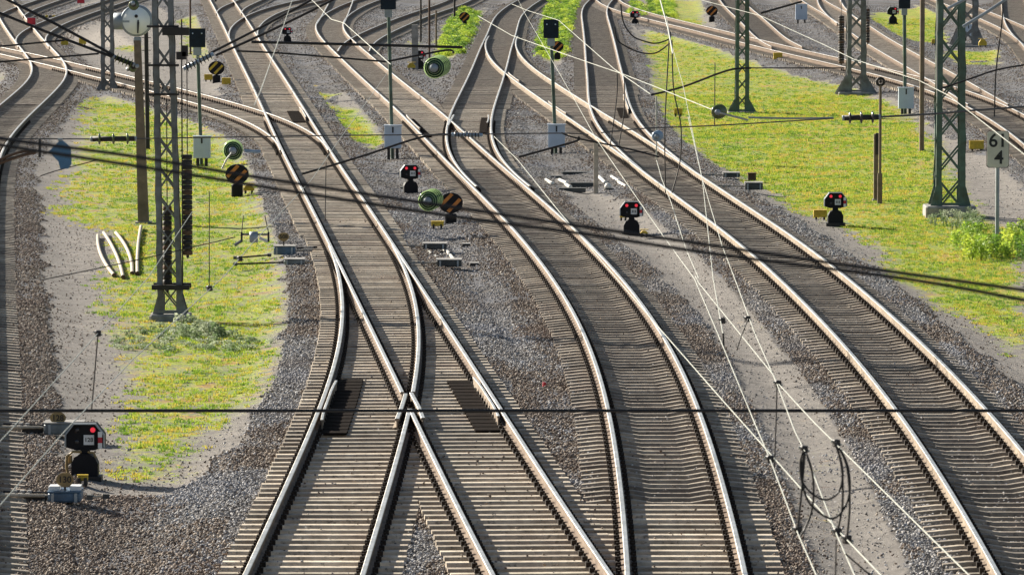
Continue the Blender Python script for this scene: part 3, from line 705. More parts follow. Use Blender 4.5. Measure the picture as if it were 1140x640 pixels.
b = MB(); b.box((.02,-.30,.66),(.78,.12,.10)); b.box((.02,.30,.66),(.78,.12,.10)); b.build('cross_beam', M_darkst, mast1)
for z_ in (4.35, 4.95, 5.75): 
    b = MB(); b.box((-.12,-.24,z_+.3),(.66,.06,.045)); b.build('cross_beam', M_darkst, mast1)
b = MB(); b.box((.15,-.3,5.95),(.55,.14,.16)); b.box((.34,-.3,5.55),(.12,.14,.22)); b.build('bracket', M_darkst, mast1)
b = MB(); b.box((.26,-.3,5.45),(.2,.14,.16)); b.build('bracket', M_darkst, mast1)
b = MB(); b.tube([(.27,-.3,6.2),(.27,-.3,.62)],.014,6); b.build('guide_rod', M_darkst, mast1)
def weights(xpx, y0, y1, Y, label, w_=.18):
    p0 = pd(xpx, y1, Y); p1 = pd(xpx, y0, Y); r = empty('weight_stack', p0, 0, label, 'tension weight', 'stacks of tensioning weights hanging at the masts'); h = p1.z-p0.z; n = max(6, int(h/.10))
    for i in range(n):
        c = MB(); c.lathe([(w_*.5-.008,i*h/n+.004),(w_*.5,i*h/n+.014),(w_*.5,(i+1)*h/n-.014),(w_*.5-.008,(i+1)*h/n-.006)], (0,0,0),'Z',12); c.build('weight_disc', M_darkst if i%4 else M_rust, r)
    c = MB(); c.tube([(0,0,h),(0,0,h+2.2)], .012, 5); c.build('hanging_rod', M_darkst, r); c = MB(); c.tube([(0,0,0),(0,0,-.06)], .03, 6); c.build('end_nut', M_darkst, r); return r
Y1 = mast1.location.y
weights(186.5, 229, 322, Y1, 'dark stack of weights hanging between the legs of the nearest lattice mast', .19)
weights(209, 172, 284, Y1-.2, 'dark stack of weights hanging on the right outer side of the nearest lattice mast', .20)
lattice(1057, 240, .80, .66, 11, .15, M_greenst, 'large green lattice mast on a concrete block beside the kilometre board', panel=.95, flare=.5, base=(1.35,.30))
lattice(826, 125, .52, .42, 9.5, .13, M_greenst, 'slim green lattice mast on the grass at the centre right', panel=.62, flare=1.0, base=(1.1,.05))
mast4, _ = lattice(953, 105, .78, .66, 10, .17, M_greyst, 'grey lattice mast on a concrete base at the far edge of the grass', panel=.8, flare=1.1, base=(1.5,.12))
Y4 = mast4.location.y
weights(936.5, 18, 71, Y4+1, 'dark weight stack hanging left of the grey lattice mast', .24); weights(966, 10, 48, Y4+1, 'dark weight stack hanging right of the grey lattice mast', .16)
lattice(120, 104, .52, .44, 9, .13, M_greyst, 'grey lattice mast behind the round dial at upper left', panel=.6, flare=1.0, base=(1.1,.10))
lattice(1077, 52, 1.0, .95, 9, .22, M_greyst, 'distant thick lattice mast seen behind the green mast at upper right', panel=1.0, flare=.8, base=(2.1,.10))
lattice(244, 6, .8, .7, 6, .15, M_darkst, 'distant dark lattice mast at the very top left of centre', panel=1.0, flare=.4, base=(1.3,.10)) if False else None
# posts
def post(x, y, ytop, wpx, m, label, name='post', cat='post', x2=None, n=8, wt=None, box=False, extra=None):
    p, mm = at(x, y); H_ = (y-ytop)*mm; r = empty(name, p, 0, label, cat); b = MB(); dx = ((x2 or x)-x)*mm
    if box:
        h = wpx*mm/2; t = (wt or wpx)*mm/2; vs = [(-h,-h,-.1),(h,-h,-.1),(h,h,-.1),(-h,h,-.1),(dx-t,-t,H_),(dx+t,-t,H_),(dx+t,t,H_),(dx-t,t,H_)]
        b.add(vs, [(0,1,5,4),(1,2,6,5),(2,3,7,6),(3,0,4,7),(4,5,6,7)])
    else: b.tube([(0,0,-.1),(dx*.5,0,H_*.5),(dx,0,H_)], [wpx*mm/2,(wpx+(wt or wpx))*mm/4,(wt or wpx)*mm/2], n)
    b.build('shaft', m, r)
    c = MB(); c.box((0,0,-.02),(wpx*mm*1.5,wpx*mm*1.5,.06)); c.build('foot', M_stone if box else m, r)
    return r, mm, H_
dial, dm, dH = post(160, 247, 45, 12, M_brown, 'round white dial with dark hand on thick brown post', 'dial_post', 'dial', x2=154, wt=7.5, box=True)
dx_ = -6*dm; R_ = 17*dm; cz = dH+(45-23)*dm
b = MB(); b.lathe([(R_*.96,-.10),(R_*1.04,-.08),(R_*1.04,.22),(R_*.8,.30)], (dx_-.02,0,cz),'Y',32); b.build('drum', M_galv, dial)
b = MB(); b.lathe([(R_*.90,-.115),(R_*.90,-.10)], (dx_-.02,0,cz),'Y',32); b.build('dial_face', M_dial, dial)
b = MB(); b.tube([(dx_+.02,-.135,cz-.33),(dx_+.03,-.135,cz-.05),(dx_+.03,-.135,cz+.02)], [.018,.03,.015], 6); b.build('hand', M_ink, dial)
b = MB(); b.lathe([(.045,-.15),(.045,-.12)], (dx_-.02,0,cz+.12),'Y',10); b.build('hub', M_ink, dial)
b = MB(); b.box((dx_,0,dH+.02),(.2,.16,.14),0,.02); b.build('collar', M_galv, dial)
b = MB(); b.lathe([(R_*.55,0),(R_*.55,.42)], (dx_-.62,.1,cz-.02),'X',16); b.build('side_housing', M_galv, dial)
r_, m_, h_ = post(164.5, 166, 20, 5, M_darkst, 'thin dark stepped post standing behind the thick brown dial post', 'stepped_post', x2=163)
for k in range(9):
    b = MB(); z_ = .3+k*.42; b.tube([(-.18,-.02,z_),(.12,-.02,z_)], .012, 5); b.build('step_iron', M_darkst, r_)
r_, m_, h_ = post(979.5, 225, 95, 3.2, M_brown, 'brown post topped by a black ring on the grass', 'ring_post')
b = MB(); k_ = [(math.cos(a)*.10, 0, h_+.1+math.sin(a)*.10) for a in np.linspace(0,2*math.pi,17)]; b.tube(k_, .04, 6, caps=False); b.lathe([(.04,-.03),(.04,.03)],(0,0,h_+.1),'Y',10); b.build('ring', M_darkst, r_)
b = MB(); b.box((0,-.01,.35),(.13,.10,.9)); b.build('shaft_sleeve', M_brown, r_)
r_, m_, h_ = post(975, 222, 149, 5, M_brown, 'short stout post with a dark top half beside the ring post', 'short_post', box=True)
b = MB(); b.box((.03,-.02,h_-.28),(.09,.14,.6)); b.build('dark_plate', M_darkst, r_)
post(1026, 168, -60, 5.5, M_brown, 'tall brown and green pole on the grass left of the large green mast', 'pole', 'pole')
post(663.5, 216, 158, 5, M_wood, 'pale squared post standing among the dark trough covers', 'squared_post', box=True)
post(462, 78, 28, 7, M_stone, 'pale concrete pillar behind the far dwarf signal at top centre', 'concrete_pillar', 'pillar', box=True)
post(468.5, 47, -30, 2.2, M_darkst, 'far dark pole left of the pair behind the concrete pillar', 'pole', 'pole')
post(478, 72, -30, 2.4, M_rust, 'rust brown pole rising just right of the concrete pillar', 'pole', 'pole')
post(485.5, 52, 12, 2.2, M_brown, 'thin brown pole left of the bright green weeds', 'pole', 'pole')
post(506, 23, -30, 2.4, M_darkst, 'far dark pole above the bright green weeds', 'pole', 'pole')
post(663, 15, 8, 1.2, M_darkst, 'tiny far stake at the top of the straight track', 'stake', 'stake') if False else None
post(936, 46, -10, 2, M_darkst, 'dark hanger post above the left weight stack of the grey mast', 'post') if False else None
r_, m_, h_ = post(212, 60, -30, 2.2, M_rust, 'thin rusty pole beside the navy signal head upper left', 'pole', 'pole')
post(240, 6, -20, 2.5, M_darkst, 'far pole at the top edge left of the main track', 'pole', 'pole')
post(1114, 50, -20, 1.6, M_rust, 'thin far pole near the top right corner', 'pole', 'pole') if False else None
# kilometre board
p, mm = at(1110, 272); r = empty('kilometre_board', p, 0, 'cream kilometre board reading 61 over 4 on a grey post', 'sign'); H_ = (272-186)*mm
b = MB(); b.tube([(0,0,-.1),(0,0,H_+.5)], 2.2*mm, 8); b.build('post', M_galv, r)
bw, bh = 24*mm, 40*mm; b = MB(); b.box((0,-.045,H_+bh/2),(bw,.03,bh),0,.0); c = .03
b = MB(); hw_, c = bw/2, .05; poly = [(-hw_+c,H_),(hw_-c,H_),(hw_,H_+c),(hw_,H_+bh-c),(hw_-c,H_+bh),(-hw_+c,H_+bh),(-hw_,H_+bh-c),(-hw_,H_+c)]
b.prism(poly, -.06, -.03); b.build('board', M_sign, r)
b = MB(); b.prism([(q[0]*1.05, H_+bh/2+(q[1]-H_-bh/2)*1.03) for q in poly], -.03, -.02); b.build('board_rim', M_darkst, r)
text('61', .46, (0,-.062,H_+bh*.73), M_ink, r); text('4', .46, (.03,-.062,H_+bh*.26), M_ink, r)
# dwarf signals
def dwarf(x, y, label, lit=(1,1), num=None, face='front', sc=1.0, rz=0):
    p, mm = at(x, y); r = empty('dwarf_signal', p, rz, label, 'signal', 'black dwarf signals standing low between the tracks'); s = sc
    body = MB(); body.prism([(-.20*s,0),(.20*s,0),(.20*s,.26*s),(.15*s,.36*s),(.07*s,.40*s),(-.07*s,.40*s),(-.15*s,.36*s),(-.20*s,.26*s)], -.15*s, .15*s); body.build('lamp_housing_base', M_black, r)
    b = MB(); b.box((0,0,.02),(.5*s,.4*s,.10)); b.build('plinth', M_darkst, r)
    nk = MB(); nk.box((0,0,.43*s),(.14*s,.14*s,.1*s)); nk.build('neck', M_black, r)
    P8 = [(-.30,.50),(-.13,.45),(.13,.45),(.30,.50),(.30,.69),(.17,.86),(-.17,.86),(-.30,.69)]; P8 = [(a*s,c*s) for a,c in P8]
    h = MB(); h.prism(P8, -.04, .20); hd = h.build('head', M_black, r)
    rim = MB(); n = 8
    for i in range(3, 8):
        a, c = P8[i], P8[(i+1)%8]; cx, cz_ = 0, .66*s
        q = [(a[0],a[1]),(c[0],c[1]),(c[0]*.93,cz_+(c[1]-cz_)*.93),(a[0]*.93,cz_+(a[1]-cz_)*.93)]; rim.prism(q, -.13, -.04)
    rim.build('hood', M_galv if face != 'far' else M_black, hd)  # pale metal colour paints the sunlit edge onto the hood
    for i, lx in enumerate((-.12,.12)):
        l = MB(); l.lathe([(.04*s,-.055),(.035*s,-.065)],(lx*s,0,.76*s),'Y',12); l.build('lamp', M_lamp if lit[i] else M_lampo, hd)
        g_ = MB(); g_.lathe([(.052*s,-.05),(.052*s,-.04)],(lx*s,0,.76*s),'Y',12); g_.build('lamp_ring', M_darkst, hd)
    l = MB(); l.lathe([(.035*s,-.055),(.03*s,-.06)],(-.12*s,0,.58*s),'Y',12); l.build('lens', M_lampo, hd)
    pl = MB(); pl.box((.06*s,-.052,.61*s),(.155*s,.012,.15*s)); pl.build('number_plate', M_white, hd)
    if num: text(num, .088*s, (.06*s,-.060,.61*s), M_ink, hd)
    else:
        k = MB()
        for q in (-.04,0,.04): k.box(((.06+q)*s,-.0605,.61*s),(.018*s,.004,.07*s))
        k.build('number_text', M_ink, hd)
    for i, mt in enumerate((M_white, M_red, M_white)):
        q = MB(); q.box((.235*s,-.142,(.70-i*.085)*s),(.062*s,.012,.083*s)); q.build('mast_plate', mt, hd)
    return r, mm
def ybox(x, y, wpx, hpx, label, m=M_yel, dome=False, group='small yellow boxes on the ballast'):
    p, mm = at(x, y, -.12); r = empty('yellow_box', p, 0, label, 'box', group); b = MB(); W, H_ = wpx*mm, hpx*mm
    if dome: b.prism([(-W/2,.05),(W/2,.05),(W/2,H_*.55),(W*.22,H_),(-W*.22,H_),(-W/2,H_*.55)], -.12, .12)
    else: b.box((0,0,H_/2+.03),(W,W*.6,H_),0,.015)
    b.build('casing', m, r); f = MB(); f.box((-W*.3,0,.02),(.05,.2,.12)); f.box((W*.3,0,.02),(.05,.2,.12)); f.build('foot', M_darkst, r); 
    l = MB(); l.box((0,0,H_+.035),(W*1.04,W*.64,.014)); l.build('lid', m, r); return r
dwarf(95, 534, 'largest black dwarf signal numbered 128 with one red lamp, lower left', (0,1), '128', sc=1.02)
dwarf(457, 217, 'black dwarf signal with two red lamps beside the concentric green insulator, centre', (1,1), rz=.12)
dwarf(703, 262, 'black dwarf signal with yellow fittings on the dirt strip right of centre', (1,1))
dwarf(930, 251, 'black dwarf signal with two red lamps at the edge of the grass field', (1,1))
dwarf(467, 77, 'far black dwarf signal in front of the concrete pillar, top centre', (1,1), sc=.98)
dwarf(320, 48, 'far dark red lit dwarf signal right of the main track, upper left', (1,1), sc=.95)
dwarf(707, 29, 'far dwarf signal beside the top end of the straight track', (1,1), sc=1.0)
dwarf(994, 27, 'far dwarf signal with one red lamp beside the navy signal head at upper right', (0,1), sc=1.15)
ybox(913, 243, 15, 7.5, 'ochre box with a pale lid left of the dwarf signal at the grass edge'); ybox(755, 129, 9.5, 7, 'yellow box alone at the left edge of the grass field')
ybox(1087, 167, 16, 9, 'bright yellow box between the large green mast and the kilometre board'); ybox(1094, 52, 9, 8, 'far yellow domed box at the foot of the distant thick mast', dome=True)
ybox(72, 51, 8, 6, 'left one of two far yellow boxes left of the lattice mast behind the dial'); ybox(92, 50, 8, 6, 'right one of two far yellow boxes left of the lattice mast behind the dial')
ybox(866, 67, 10, 7, 'far yellow box below the sloping track right of the slim green mast'); ybox(277, 214, 12, 8, 'yellow box beside the striped disc right of the nearest mast', dome=True)
ybox(458, 77, 9, 6.5, 'far yellow box beside the dwarf signal at the concrete pillar', dome=True); ybox(694, 244, 8, 7, 'yellow fitting at the left shoulder of the dwarf signal on the dirt strip', dome=True)
ybox(717, 262, 9, 5, 'low yellow fitting at the right foot of the dwarf signal on the dirt strip', dome=True); ybox(92, 537, 12, 6, 'yellow lamp box in front of the dwarf signal numbered 128', dome=False)
ybox(487, 253, 14, 5, 'olive box with pale ends beside the striped disc at the centre'); ybox(252, 95, 10, 7, 'far yellow green box beside the striped disc at upper left')
ybox(1039, 50, 4, 5, 'tiny far yellow box left of the distant thick mast'); ybox(232,90,9,6,'far ochre box in the weeds left of the upper left striped disc')
sg = [q for q in bpy.data.objects if q.get('label','').startswith('largest black dwarf')][0]
b = MB(); b.tube([(-.05,-.1,.44),(-.18,-.12,.45),(-.27,-.12,.38),(-.28,-.1,.22),(-.24,-.05,.0)], .022, 6); b.tube([(.05,-.1,.44),(.14,-.12,.43),(.17,-.14,.36)], .018, 6); b.build('cable', M_board, sg)
b = MB(); b.box((-.23,-.02,.32),(.06,.1,.12),0,.01); b.build('cable_gland', M_board, sg)
# striped discs
def disc(x, y, R_px, zc_px, label, col=M_orange):
    p, mm = at(x, y); r = empty('striped_disc_signal', p, 0, label, 'disc signal', 'round black boards with orange stripes'); R = R_px*mm; zc = zc_px*mm
    b = MB(); b.box((0,.05,zc*.27),(R*.95,R*.9,zc*.56),0,.03); b.build('stand', M_black, r)
    b = MB(); b.box((0,.02,zc*.6),(R*.3,R*.3,zc*.4)); b.build('neck', M_black, r)
    n = 16; d_ = MB(); poly = [(R*math.cos(2*math.pi*(i+.5)/n), zc+R*.86*math.sin(2*math.pi*(i+.5)/n)) for i in range(n)]; d_.prism(poly, -R*.1, R*.5); d_.build('disc', M_black, r)
    for off in (-.42, .30):
        s_ = MB(); u = Vector((math.cos(math.radians(50)),0,math.sin(math.radians(50)))); v = Vector((-u.z,0,u.x)); c = -v*off*R*1.15
        hl = math.sqrt(max(.05, 1-(off*1.15)**2))*R*.84; hw_ = R*.15
        pts = [c-u*hl-v*hw_, c+u*hl-v*hw_, c+u*hl+v*hw_, c-u*hl+v*hw_]; s_.prism([(q.x, zc+q.z*.86) for q in pts], -R*.13, -R*.1); s_.build('stripe', col, r)
    return r
disc(264, 219, 13, 25, 'striped orange disc on a black stand right of the nearest lattice mast'); disc(502, 253, 13.5, 27, 'striped orange disc beside the concentric green insulator at the centre')
disc(241, 94, 9, 18, 'far yellow striped disc left of the main track', M_yel); disc(517, 30, 6, 11, 'far striped disc above the bright green weeds, top centre')
disc(620.5, 68, 7, 16, 'far striped disc beside the navy signal head in the green strip'); disc(792.5, 26, 6.5, 13.5, 'far striped disc beyond the grass left of the slim green mast')
# tall signals seen from behind, each on a post with a pale cabinet
def tall(x, yb, cab, head, label, postw=4, drop=6):
    # cab: (x0,x1,y0,y1), head: (x0,x1,y0,y1)
    p, mm = at(x, yb); r = empty('signal_mast', p, 0, label, 'signal', 'navy signal heads on green posts with pale cabinets'); Z = lambda y_: (yb-y_)*mm; X = lambda q: (q-x)*mm
    b = MB(); b.tube([(0,.18,-.1),(X((head[0]+head[1])/2),.18,Z(head[3])+.1)], postw*mm/2, 8); b.build('post', M_greenst, r)
    W = (head[1]-head[0])*mm; Hh = (head[3]-head[2])*mm; cx = X((head[0]+head[1])/2); z0 = Z(head[3])
    h = MB(); h.box((cx,.10,z0+Hh/2),(W,.05,Hh)); hd = h.build('back_board', M_navy, r)
    q = MB(); q.box((cx,.28,z0+Hh/2),(W*.8,.3,Hh*.85),0,.02); q.build('lamp_housing', M_black, hd)
    for sx in (-.28,.28):
        l = MB(); l.lathe([(.025,.06),(.02,.05)],(cx+sx*W,0,z0+Hh*.74),'Y',8); l.build('peep_lens', M_lensrefl, hd)
    q = MB(); q.box((cx,.12,z0-.12),(W*.5,.05,.26)); q.build('head_bracket', M_galv, r)
    cw, ch = (cab[1]-cab[0])*mm, (cab[3]-cab[2])*mm; ccx = X((cab[0]+cab[1])/2)
    c = MB(); c.box((ccx,-.02,Z(cab[3])+ch/2),(cw,.26,ch),0,.015); cb = c.build('cabinet', M_cab, r)
    c = MB(); c.box((ccx,-.155,Z(cab[3])+ch*.82),(.05,.02,ch*.26)); c.build('latch', M_ink, cb)
    c = MB(); c.box((ccx,-.03,Z(cab[3])+ch+.012),(cw*1.08,.32,.022)); c.build('roof', M_cab, cb)
    for sx in (-.25,.25):
        c = MB(); c.box((ccx+sx*cw,0,Z(cab[3])/2-.05),(.09,.16,Z(cab[3])+.1)); c.build('cabinet_foot', M_darkst, r)
    return r, mm
tall(224, 184, (215.5,234.5,152,176), (211,229,32,53), 'navy signal head above a pale cabinet between the nearest mast and the main track')
tall(437, 180, (428,447,140,165), (424,441,-8,11), 'green signal post with pale cabinet left of the centre, head cut by the top edge')
tall(619, 173, (610,629,139,164), (605,622,22,43), 'navy signal head in the green strip above a pale cabinet, centre')
tall(1008, 126, (1000,1017,98,121), (1000,1013,-6,10), 'green signal post with pale cabinet right of the ring post')
def cabinet(x, yb, w_, h_, label):
    p, mm = at(x, yb); r = empty('trackside_cabinet', p, 0, label, 'cabinet', 'pale trackside cabinets'); b = MB(); b.box((0,0,.25+h_*mm/2),(w_*mm,.3,h_*mm),0,.02); b.build('body', M_cab, r)
    c = MB(); c.box((0,-.165,.25+h_*mm*.8),(.05,.02,.16)); c.build('latch', M_ink, r)
    for sx in (-.3,.3): c = MB(); c.box((sx*w_*mm,0,.1),(.1,.2,.3)); c.build('foot', M_darkst, r)
    c = MB(); c.box((0,0,.25+h_*mm+.012),(w_*mm*1.08,.34,.025)); c.build('roof', M_cab, r); return r
cabinet(892, 27, 13, 17, 'pale cabinet alone between far tracks at the top right'); cabinet(1078, 46, 11, 13, 'far pale cabinet at the foot of the distant thick mast')
# point machines and number boards
def pmachine(x, y, wpx, hpx, m, label, rods=None, caps=False, number=None, nm=None, npos=None, d_=.5):
    p, mm = at(x, y, -.07); r = empty('point_machine', p, 0, label, 'point machine', 'point machines beside the switches'); W, H_ = wpx*mm, hpx*mm
    b = MB(); b.box((0,0,H_*.5),(W,d_,H_),0,.025); b.build('casing', m, r)
    l = MB(); l.box((0,0,H_+.012),(W*1.02,d_*1.03,.02)); l.build('lid', M_stone if not caps else m, r)
    l = MB(); l.box((-W*.35,-d_/2-.02,H_*.5),(.04,.04,H_*.9)); l.box((W*.35,-d_/2-.02,H_*.5),(.04,.04,H_*.9)); l.build('clamp', M_galv, r)
    if caps:
        for sx in (-.32,.32): c = MB(); c.box((sx*W,-.02,H_+.05),(W*.34,d_*.6,.07),0,.01); c.build('end_cap', M_white, r)
    if rods:
        for k, (xe, dy) in enumerate(rods):
            c = MB(); xe_ = (xe-x)*mm; s_ = W/2*(1 if xe_ > 0 else -1); c.tube([(s_,dy,H_*.45),(xe_*.6,dy,H_*.45+.01),(xe_,dy,H_*.5+.02)], .026, 6); c.build('rod', M_wood if k == 0 else M_darkst, r)
            c = MB(); 
            for q in (.45,.6,.75): c.box((s_+(xe_-s_)*q,dy,H_*.45+.01),(.07,.08,.075),0,.01)
            c.build('rod_joint', M_stone, r)
    if rods and wpx > 30:
        c = MB(); c.box((-W/2-.20,.02,H_*.30),(.34,.22,H_*.6),0,.02); c.build('rod_cover', M_darkst, r)
        c = MB(); c.tube([(-W/2-.05,-.12,H_*.62),(-W/2-.95,-.12,H_*.62)], .028, 6); c.build('drive_bar', M_wood, r)
    if number:
        nx2, nz2 = npos; q = MB(); R2 = .125; pl = [(R2*1.05*math.cos(a), R2*.85*math.sin(a)) for a in [math.pi*(i+.5)/6 for i in range(12)]]
        q.prism([(a+nx2, c+nz2) for a, c in pl], -.02, 0, 0, (0,-.1,0)); q.build('number_board', nm, r); text(number, .13, (nx2,-.124,nz2), M_ink, r)
        q = MB(); q.box((nx2,-.09,(nz2+H_)/2-.03),(.03,.02,max(.05,nz2-H_))); q.build('board_stem', M_darkst, r)
    return r
pmachine(73, 557, 37, 11, M_pointb, 'blue grey point machine with two white end caps and number board 130, lower left', [(1,.0),(1,.35)], True, '130', M_board, (0,.32))
pmachine(72, 482, 44, 12, M_point, 'grey point machine behind the dwarf signal, number board 128 on top', [(1,.0),(1,.4)], False, '128', M_board, (-.10,.26))
pmachine(317, 283, 24, 9, M_pointb, 'blue point machine left of the nearest points with number board 508', [(352,0),(352,.8)], False, '508', M_board, (-.02,.42))
pmachine(328, 294, 23, 5.5, M_point, 'low grey point machine box in front of the blue one', [(362,0)])
pmachine(484, 277, 27, 6, M_trough, 'dark lidded locking box right of the nearest points, farther one', [(449,0)]); pmachine(500, 296, 28, 7, M_trough, 'dark lidded locking box right of the nearest points, nearer one', [(452,0)])
pmachine(839, 211, 20, 7.5, M_trough, 'dark lidded box with white edge at the left end of the grass field', [(790,0)]); pmachine(814, 197, 19, 4.5, M_trough, 'low dark box behind, beside the right hand track at the grass edge', [(780,0)])
p, mm = at(837.5, 203); r = empty('brown_box', p, 0, 'small rust brown box standing behind the dark lidded box at the grass edge', 'box'); b = MB(); b.box((0,.3,.15),(9*mm,.2,8*mm),0,.01); b.build('casing', M_rust, r); b = MB(); b.box((0,.3,.15+4*mm),(10*mm,.24,.02)); b.build('lid', M_rust, r)
def small_box(x, y, w_, h_, label, m=M_trough, cat='cover', name='cable_cover', d_=.35, cap=M_stone):
    p, mm = at(x, y, -.2); r = empty(name, p, 0, label, cat); b = MB(); b.box((0,0,h_*mm/2),(w_*mm,d_,h_*mm),0,.012); b.build('body', m, r); c = MB(); c.box((0,0,h_*mm+.012),(w_*mm*1.03,d_*1.04,.02)); c.build('lid', cap, r); return r
small_box(519, 277, 9, 5.5, 'small square cap with a pale top right of the farther locking box', M_darkst, 'cap', 'stub_box'); small_box(528, 298, 10, 5, 'small square cap with a pale top right of the nearer locking box', M_darkst, 'cap', 'stub_box')
for (x_, y_, w__, h__, lb) in ((644,194,36,2,'long low dark cover farthest back, left of the pale squared post'),(616,199,18,2.5,'short dark cover leftmost beside the curved track'),(650,208,30,4,'thick dark cover ending at the pale squared post'),(636,214,32,4,'nearest dark cover left of the pale squared post'),(674,194,16,2.5,'short dark cover right of the pale squared post'),(702,196,22,2,'dark cover reaching the right hand track'),(690,210,30,2.5,'low dark cover behind the dwarf signal on the dirt strip'),(470,211,48,2,'thin low cover bar between dwarf signal and middle track'),(545,96,16,2,'far dark bar on the blue ballast beside the curved track'),(352,173,40,1.6,'thin dark bar across the main track above the points')):
    if y_ == 173: continue
    small_box(x_, y_, w__, h__, lb, d_=.3, cap=M_trough)
def pipe(a, b_, r_, label, m=M_porc):
    A = pz(*a, -.08); B = pz(*b_, -.08); c = (A+B)/2; o = empty('white_pipe', c, 0, label, 'pipe', 'short white pipes between the dark covers'); q = MB(); q.tube([A-c,B-c], r_, 8); q.build('tube', m, o); q = MB(); q.lathe([(r_*1.25,-.05),(r_*1.25,.05)], tuple(A-c), 'Y', 8); q.lathe([(r_*1.25,-.05),(r_*1.25,.05)], tuple(B-c), 'Y', 8); q.build('collar', m, o)
for a, b_, lb in (((608,200.5),(615,204.5),'leftmost'),((623,200.5),(631,204),'second from the left'),((630,205.5),(635,208.5),'third from the left, nearer than its neighbours'),((667,197),(674,203.5),'just right of the pale squared post'),((681,197),(689,202),'farther right of the pale squared post'),((689,203),(697,208),'rightmost')):
    pipe(a, b_, .05, 'short white pipe among the dark covers, '+lb)
p, mm = at(677, 210, -.1); r = empty('round_pipe_cap', p, 0, 'round white cap between the pale post and the dwarf signal on the dirt strip', 'cap'); b = MB(); b.lathe([(.09,0),(.11,.06),(.08,.13),(.03,.16)], (0,0,0),'Z',12); b.build('dome', M_porc, r); b = MB(); b.lathe([(.13,-.03),(.13,.01)],(0,0,0),'Z',12); b.build('base', M_trough, r)
for a, b_, lb in (((474,277),(480,283),'left pale strut of the locking frame right of the points'),((493,276),(500,282),'right pale strut of the locking frame right of the points'),((484,285),(487,291),'lower left pale strut of the locking frame'),((501,284),(505,289),'lower right pale strut of the locking frame')):
    A = pz(*a,-.1); B = pz(*b_,-.1); c = (A+B)/2; o = empty('strut', c, 0, lb, 'strut'); q = MB(); bar(q, A-c, B-c, .07, .04); q.build('flat_bar', M_porc, o)
# grease mats (ribbed dark covers over the sleepers beside the check rails)
def grease(track, ya, yb, oa, ob, label):
    Ya, Yb = Yof(yb), Yof(ya); t = TR[track]; c = Vector((float(tX(track,(Ya+Yb)/2))+(oa+ob)/2, (Ya+Yb)/2, .0)); r = empty('ribbed_mat', c, 0, label, 'mat', 'black ribbed mats between the rails'); y = Ya
    while y < Yb:
        x = float(tX(track, y)); s_ = float(np.interp(y, t['Y'], t['S'])); q = MB(); q.box((x+(oa+ob)/2-c.x, y-c.y, .02),(abs(ob-oa),.30,.04), -math.atan(s_), .012); q.build('slat', M_mat, r)
        q = MB(); q.box((x+(oa+ob)/2-c.x, y-c.y+.3, .006),(abs(ob-oa),.30,.05), -math.atan(s_), 0); q.build('slat', M_mat, r); y += .6
grease('leg', 415, 471, -.62, -.20, 'black ribbed mat beside the left check rail of the nearest points'); grease('main', 413, 468, .20, .62, 'black ribbed mat beside the right check rail of the nearest points')
grease('main', 119, 131, .15, .62, 'far black mat between the rails of the main track where the sloping track crosses'); grease('mid', 128, 147, -.60, -.35, 'narrow black mat beside the check rail left of the grey insulator')
grease('curve', 127, 143, .35, .60, 'narrow black mat beside the check rail above the grey insulator'); grease('straight', 116, 126, .25, .55, 'far narrow black mat inside the straight track')
# spare rails
for i, (pts, lb) in enumerate(([[(109,258),(112,278),(127,302)],'leftmost curved spare rail lying in the moss left of the mast'],[[(115.6,255),(127.5,275),(137,304)],'second curved spare rail from the left lying in the moss'],[[(129,255),(141,272),(147,300)],'third curved spare rail from the left lying in the moss'],[[(157,248),(154,267),(153,300)],'nearly straight spare rail lying at the foot of the brown dial post'])):
    P_ = [pz(a, b_, -.1) for a, b_ in pts]; Yq = np.linspace(P_[2].y, P_[0].y, 14); cf = np.polyfit([q.y for q in P_], [q.x for q in P_], 2); Xq = np.polyval(cf, Yq); Sq = np.gradient(Xq, Yq)
    c = Vector((Xq.mean(), Yq.mean(), -.24)); o = empty('spare_rail', c, 0, lb, 'rail', 'loose rails lying in the moss'); q = MB(); q.tube([(a-c.x, e-c.y, .05) for a, e in zip(Xq, Yq)], .042, 7); q.build('bar', M_wood, o); q = MB(); q.tube([(Xq[0]-c.x, Yq[0]-c.y-.02, .05),(Xq[0]-c.x, Yq[0]-c.y+.02, .05)], .055, 7); q.build('end_collar', M_rust, o)
# small things
def redsq(x, y, w_, h_, label):
    p, mm = at(x, y+h_*1.6); r = empty('red_board', p, 0, label, 'sign', 'small red boards with white edges'); b = MB(); b.box((0,0,h_*mm*1.6),(w_*mm,.02,h_*mm)); b.build('board', M_red, r); b = MB(); b.box((0,.02,h_*mm*1.6),(w_*mm*1.12,.01,h_*mm*1.12)); b.build('border', M_white, r); b = MB(); b.tube([(0,.02,0),(0,.02,h_*mm*1.5)],.02,5); b.build('stake', M_darkst, r)
redsq(35, 24, 9, 7.5, 'far red board with white edge between the upper left tracks'); redsq(90, 1, 8, 6, 'far red board at the top edge, upper left')
p, mm = at(606, 434, -.13); r = empty('red_marker', p, 0, 'tiny red marker peg in the ballast left of the middle track', 'marker'); b = MB(); b.tube([(0,0,-.02),(0,0,.12)], .03, 6); b.build('peg', M_red, r); b = MB(); b.lathe([(.036,.12),(.03,.135)],(0,0,0),'Z',8); b.build('peg_cap', M_red, r)
for x_, y_, w__, lb in ((75,29,26,'far olive equipment rack between the upper left tracks'),(1003,14,18,'')):
    if not lb: continue
    p, mm = at(x_-19, y_-7); r = empty('equipment_rack', p, 0, lb, 'rack'); 
    for k in range(5): b = MB(); b.box(((k-2)*4*mm,0,.1),(3*mm,.3,.3),0,.02); b.build('box_unit', M_yel if k%2 else M_trough, r)
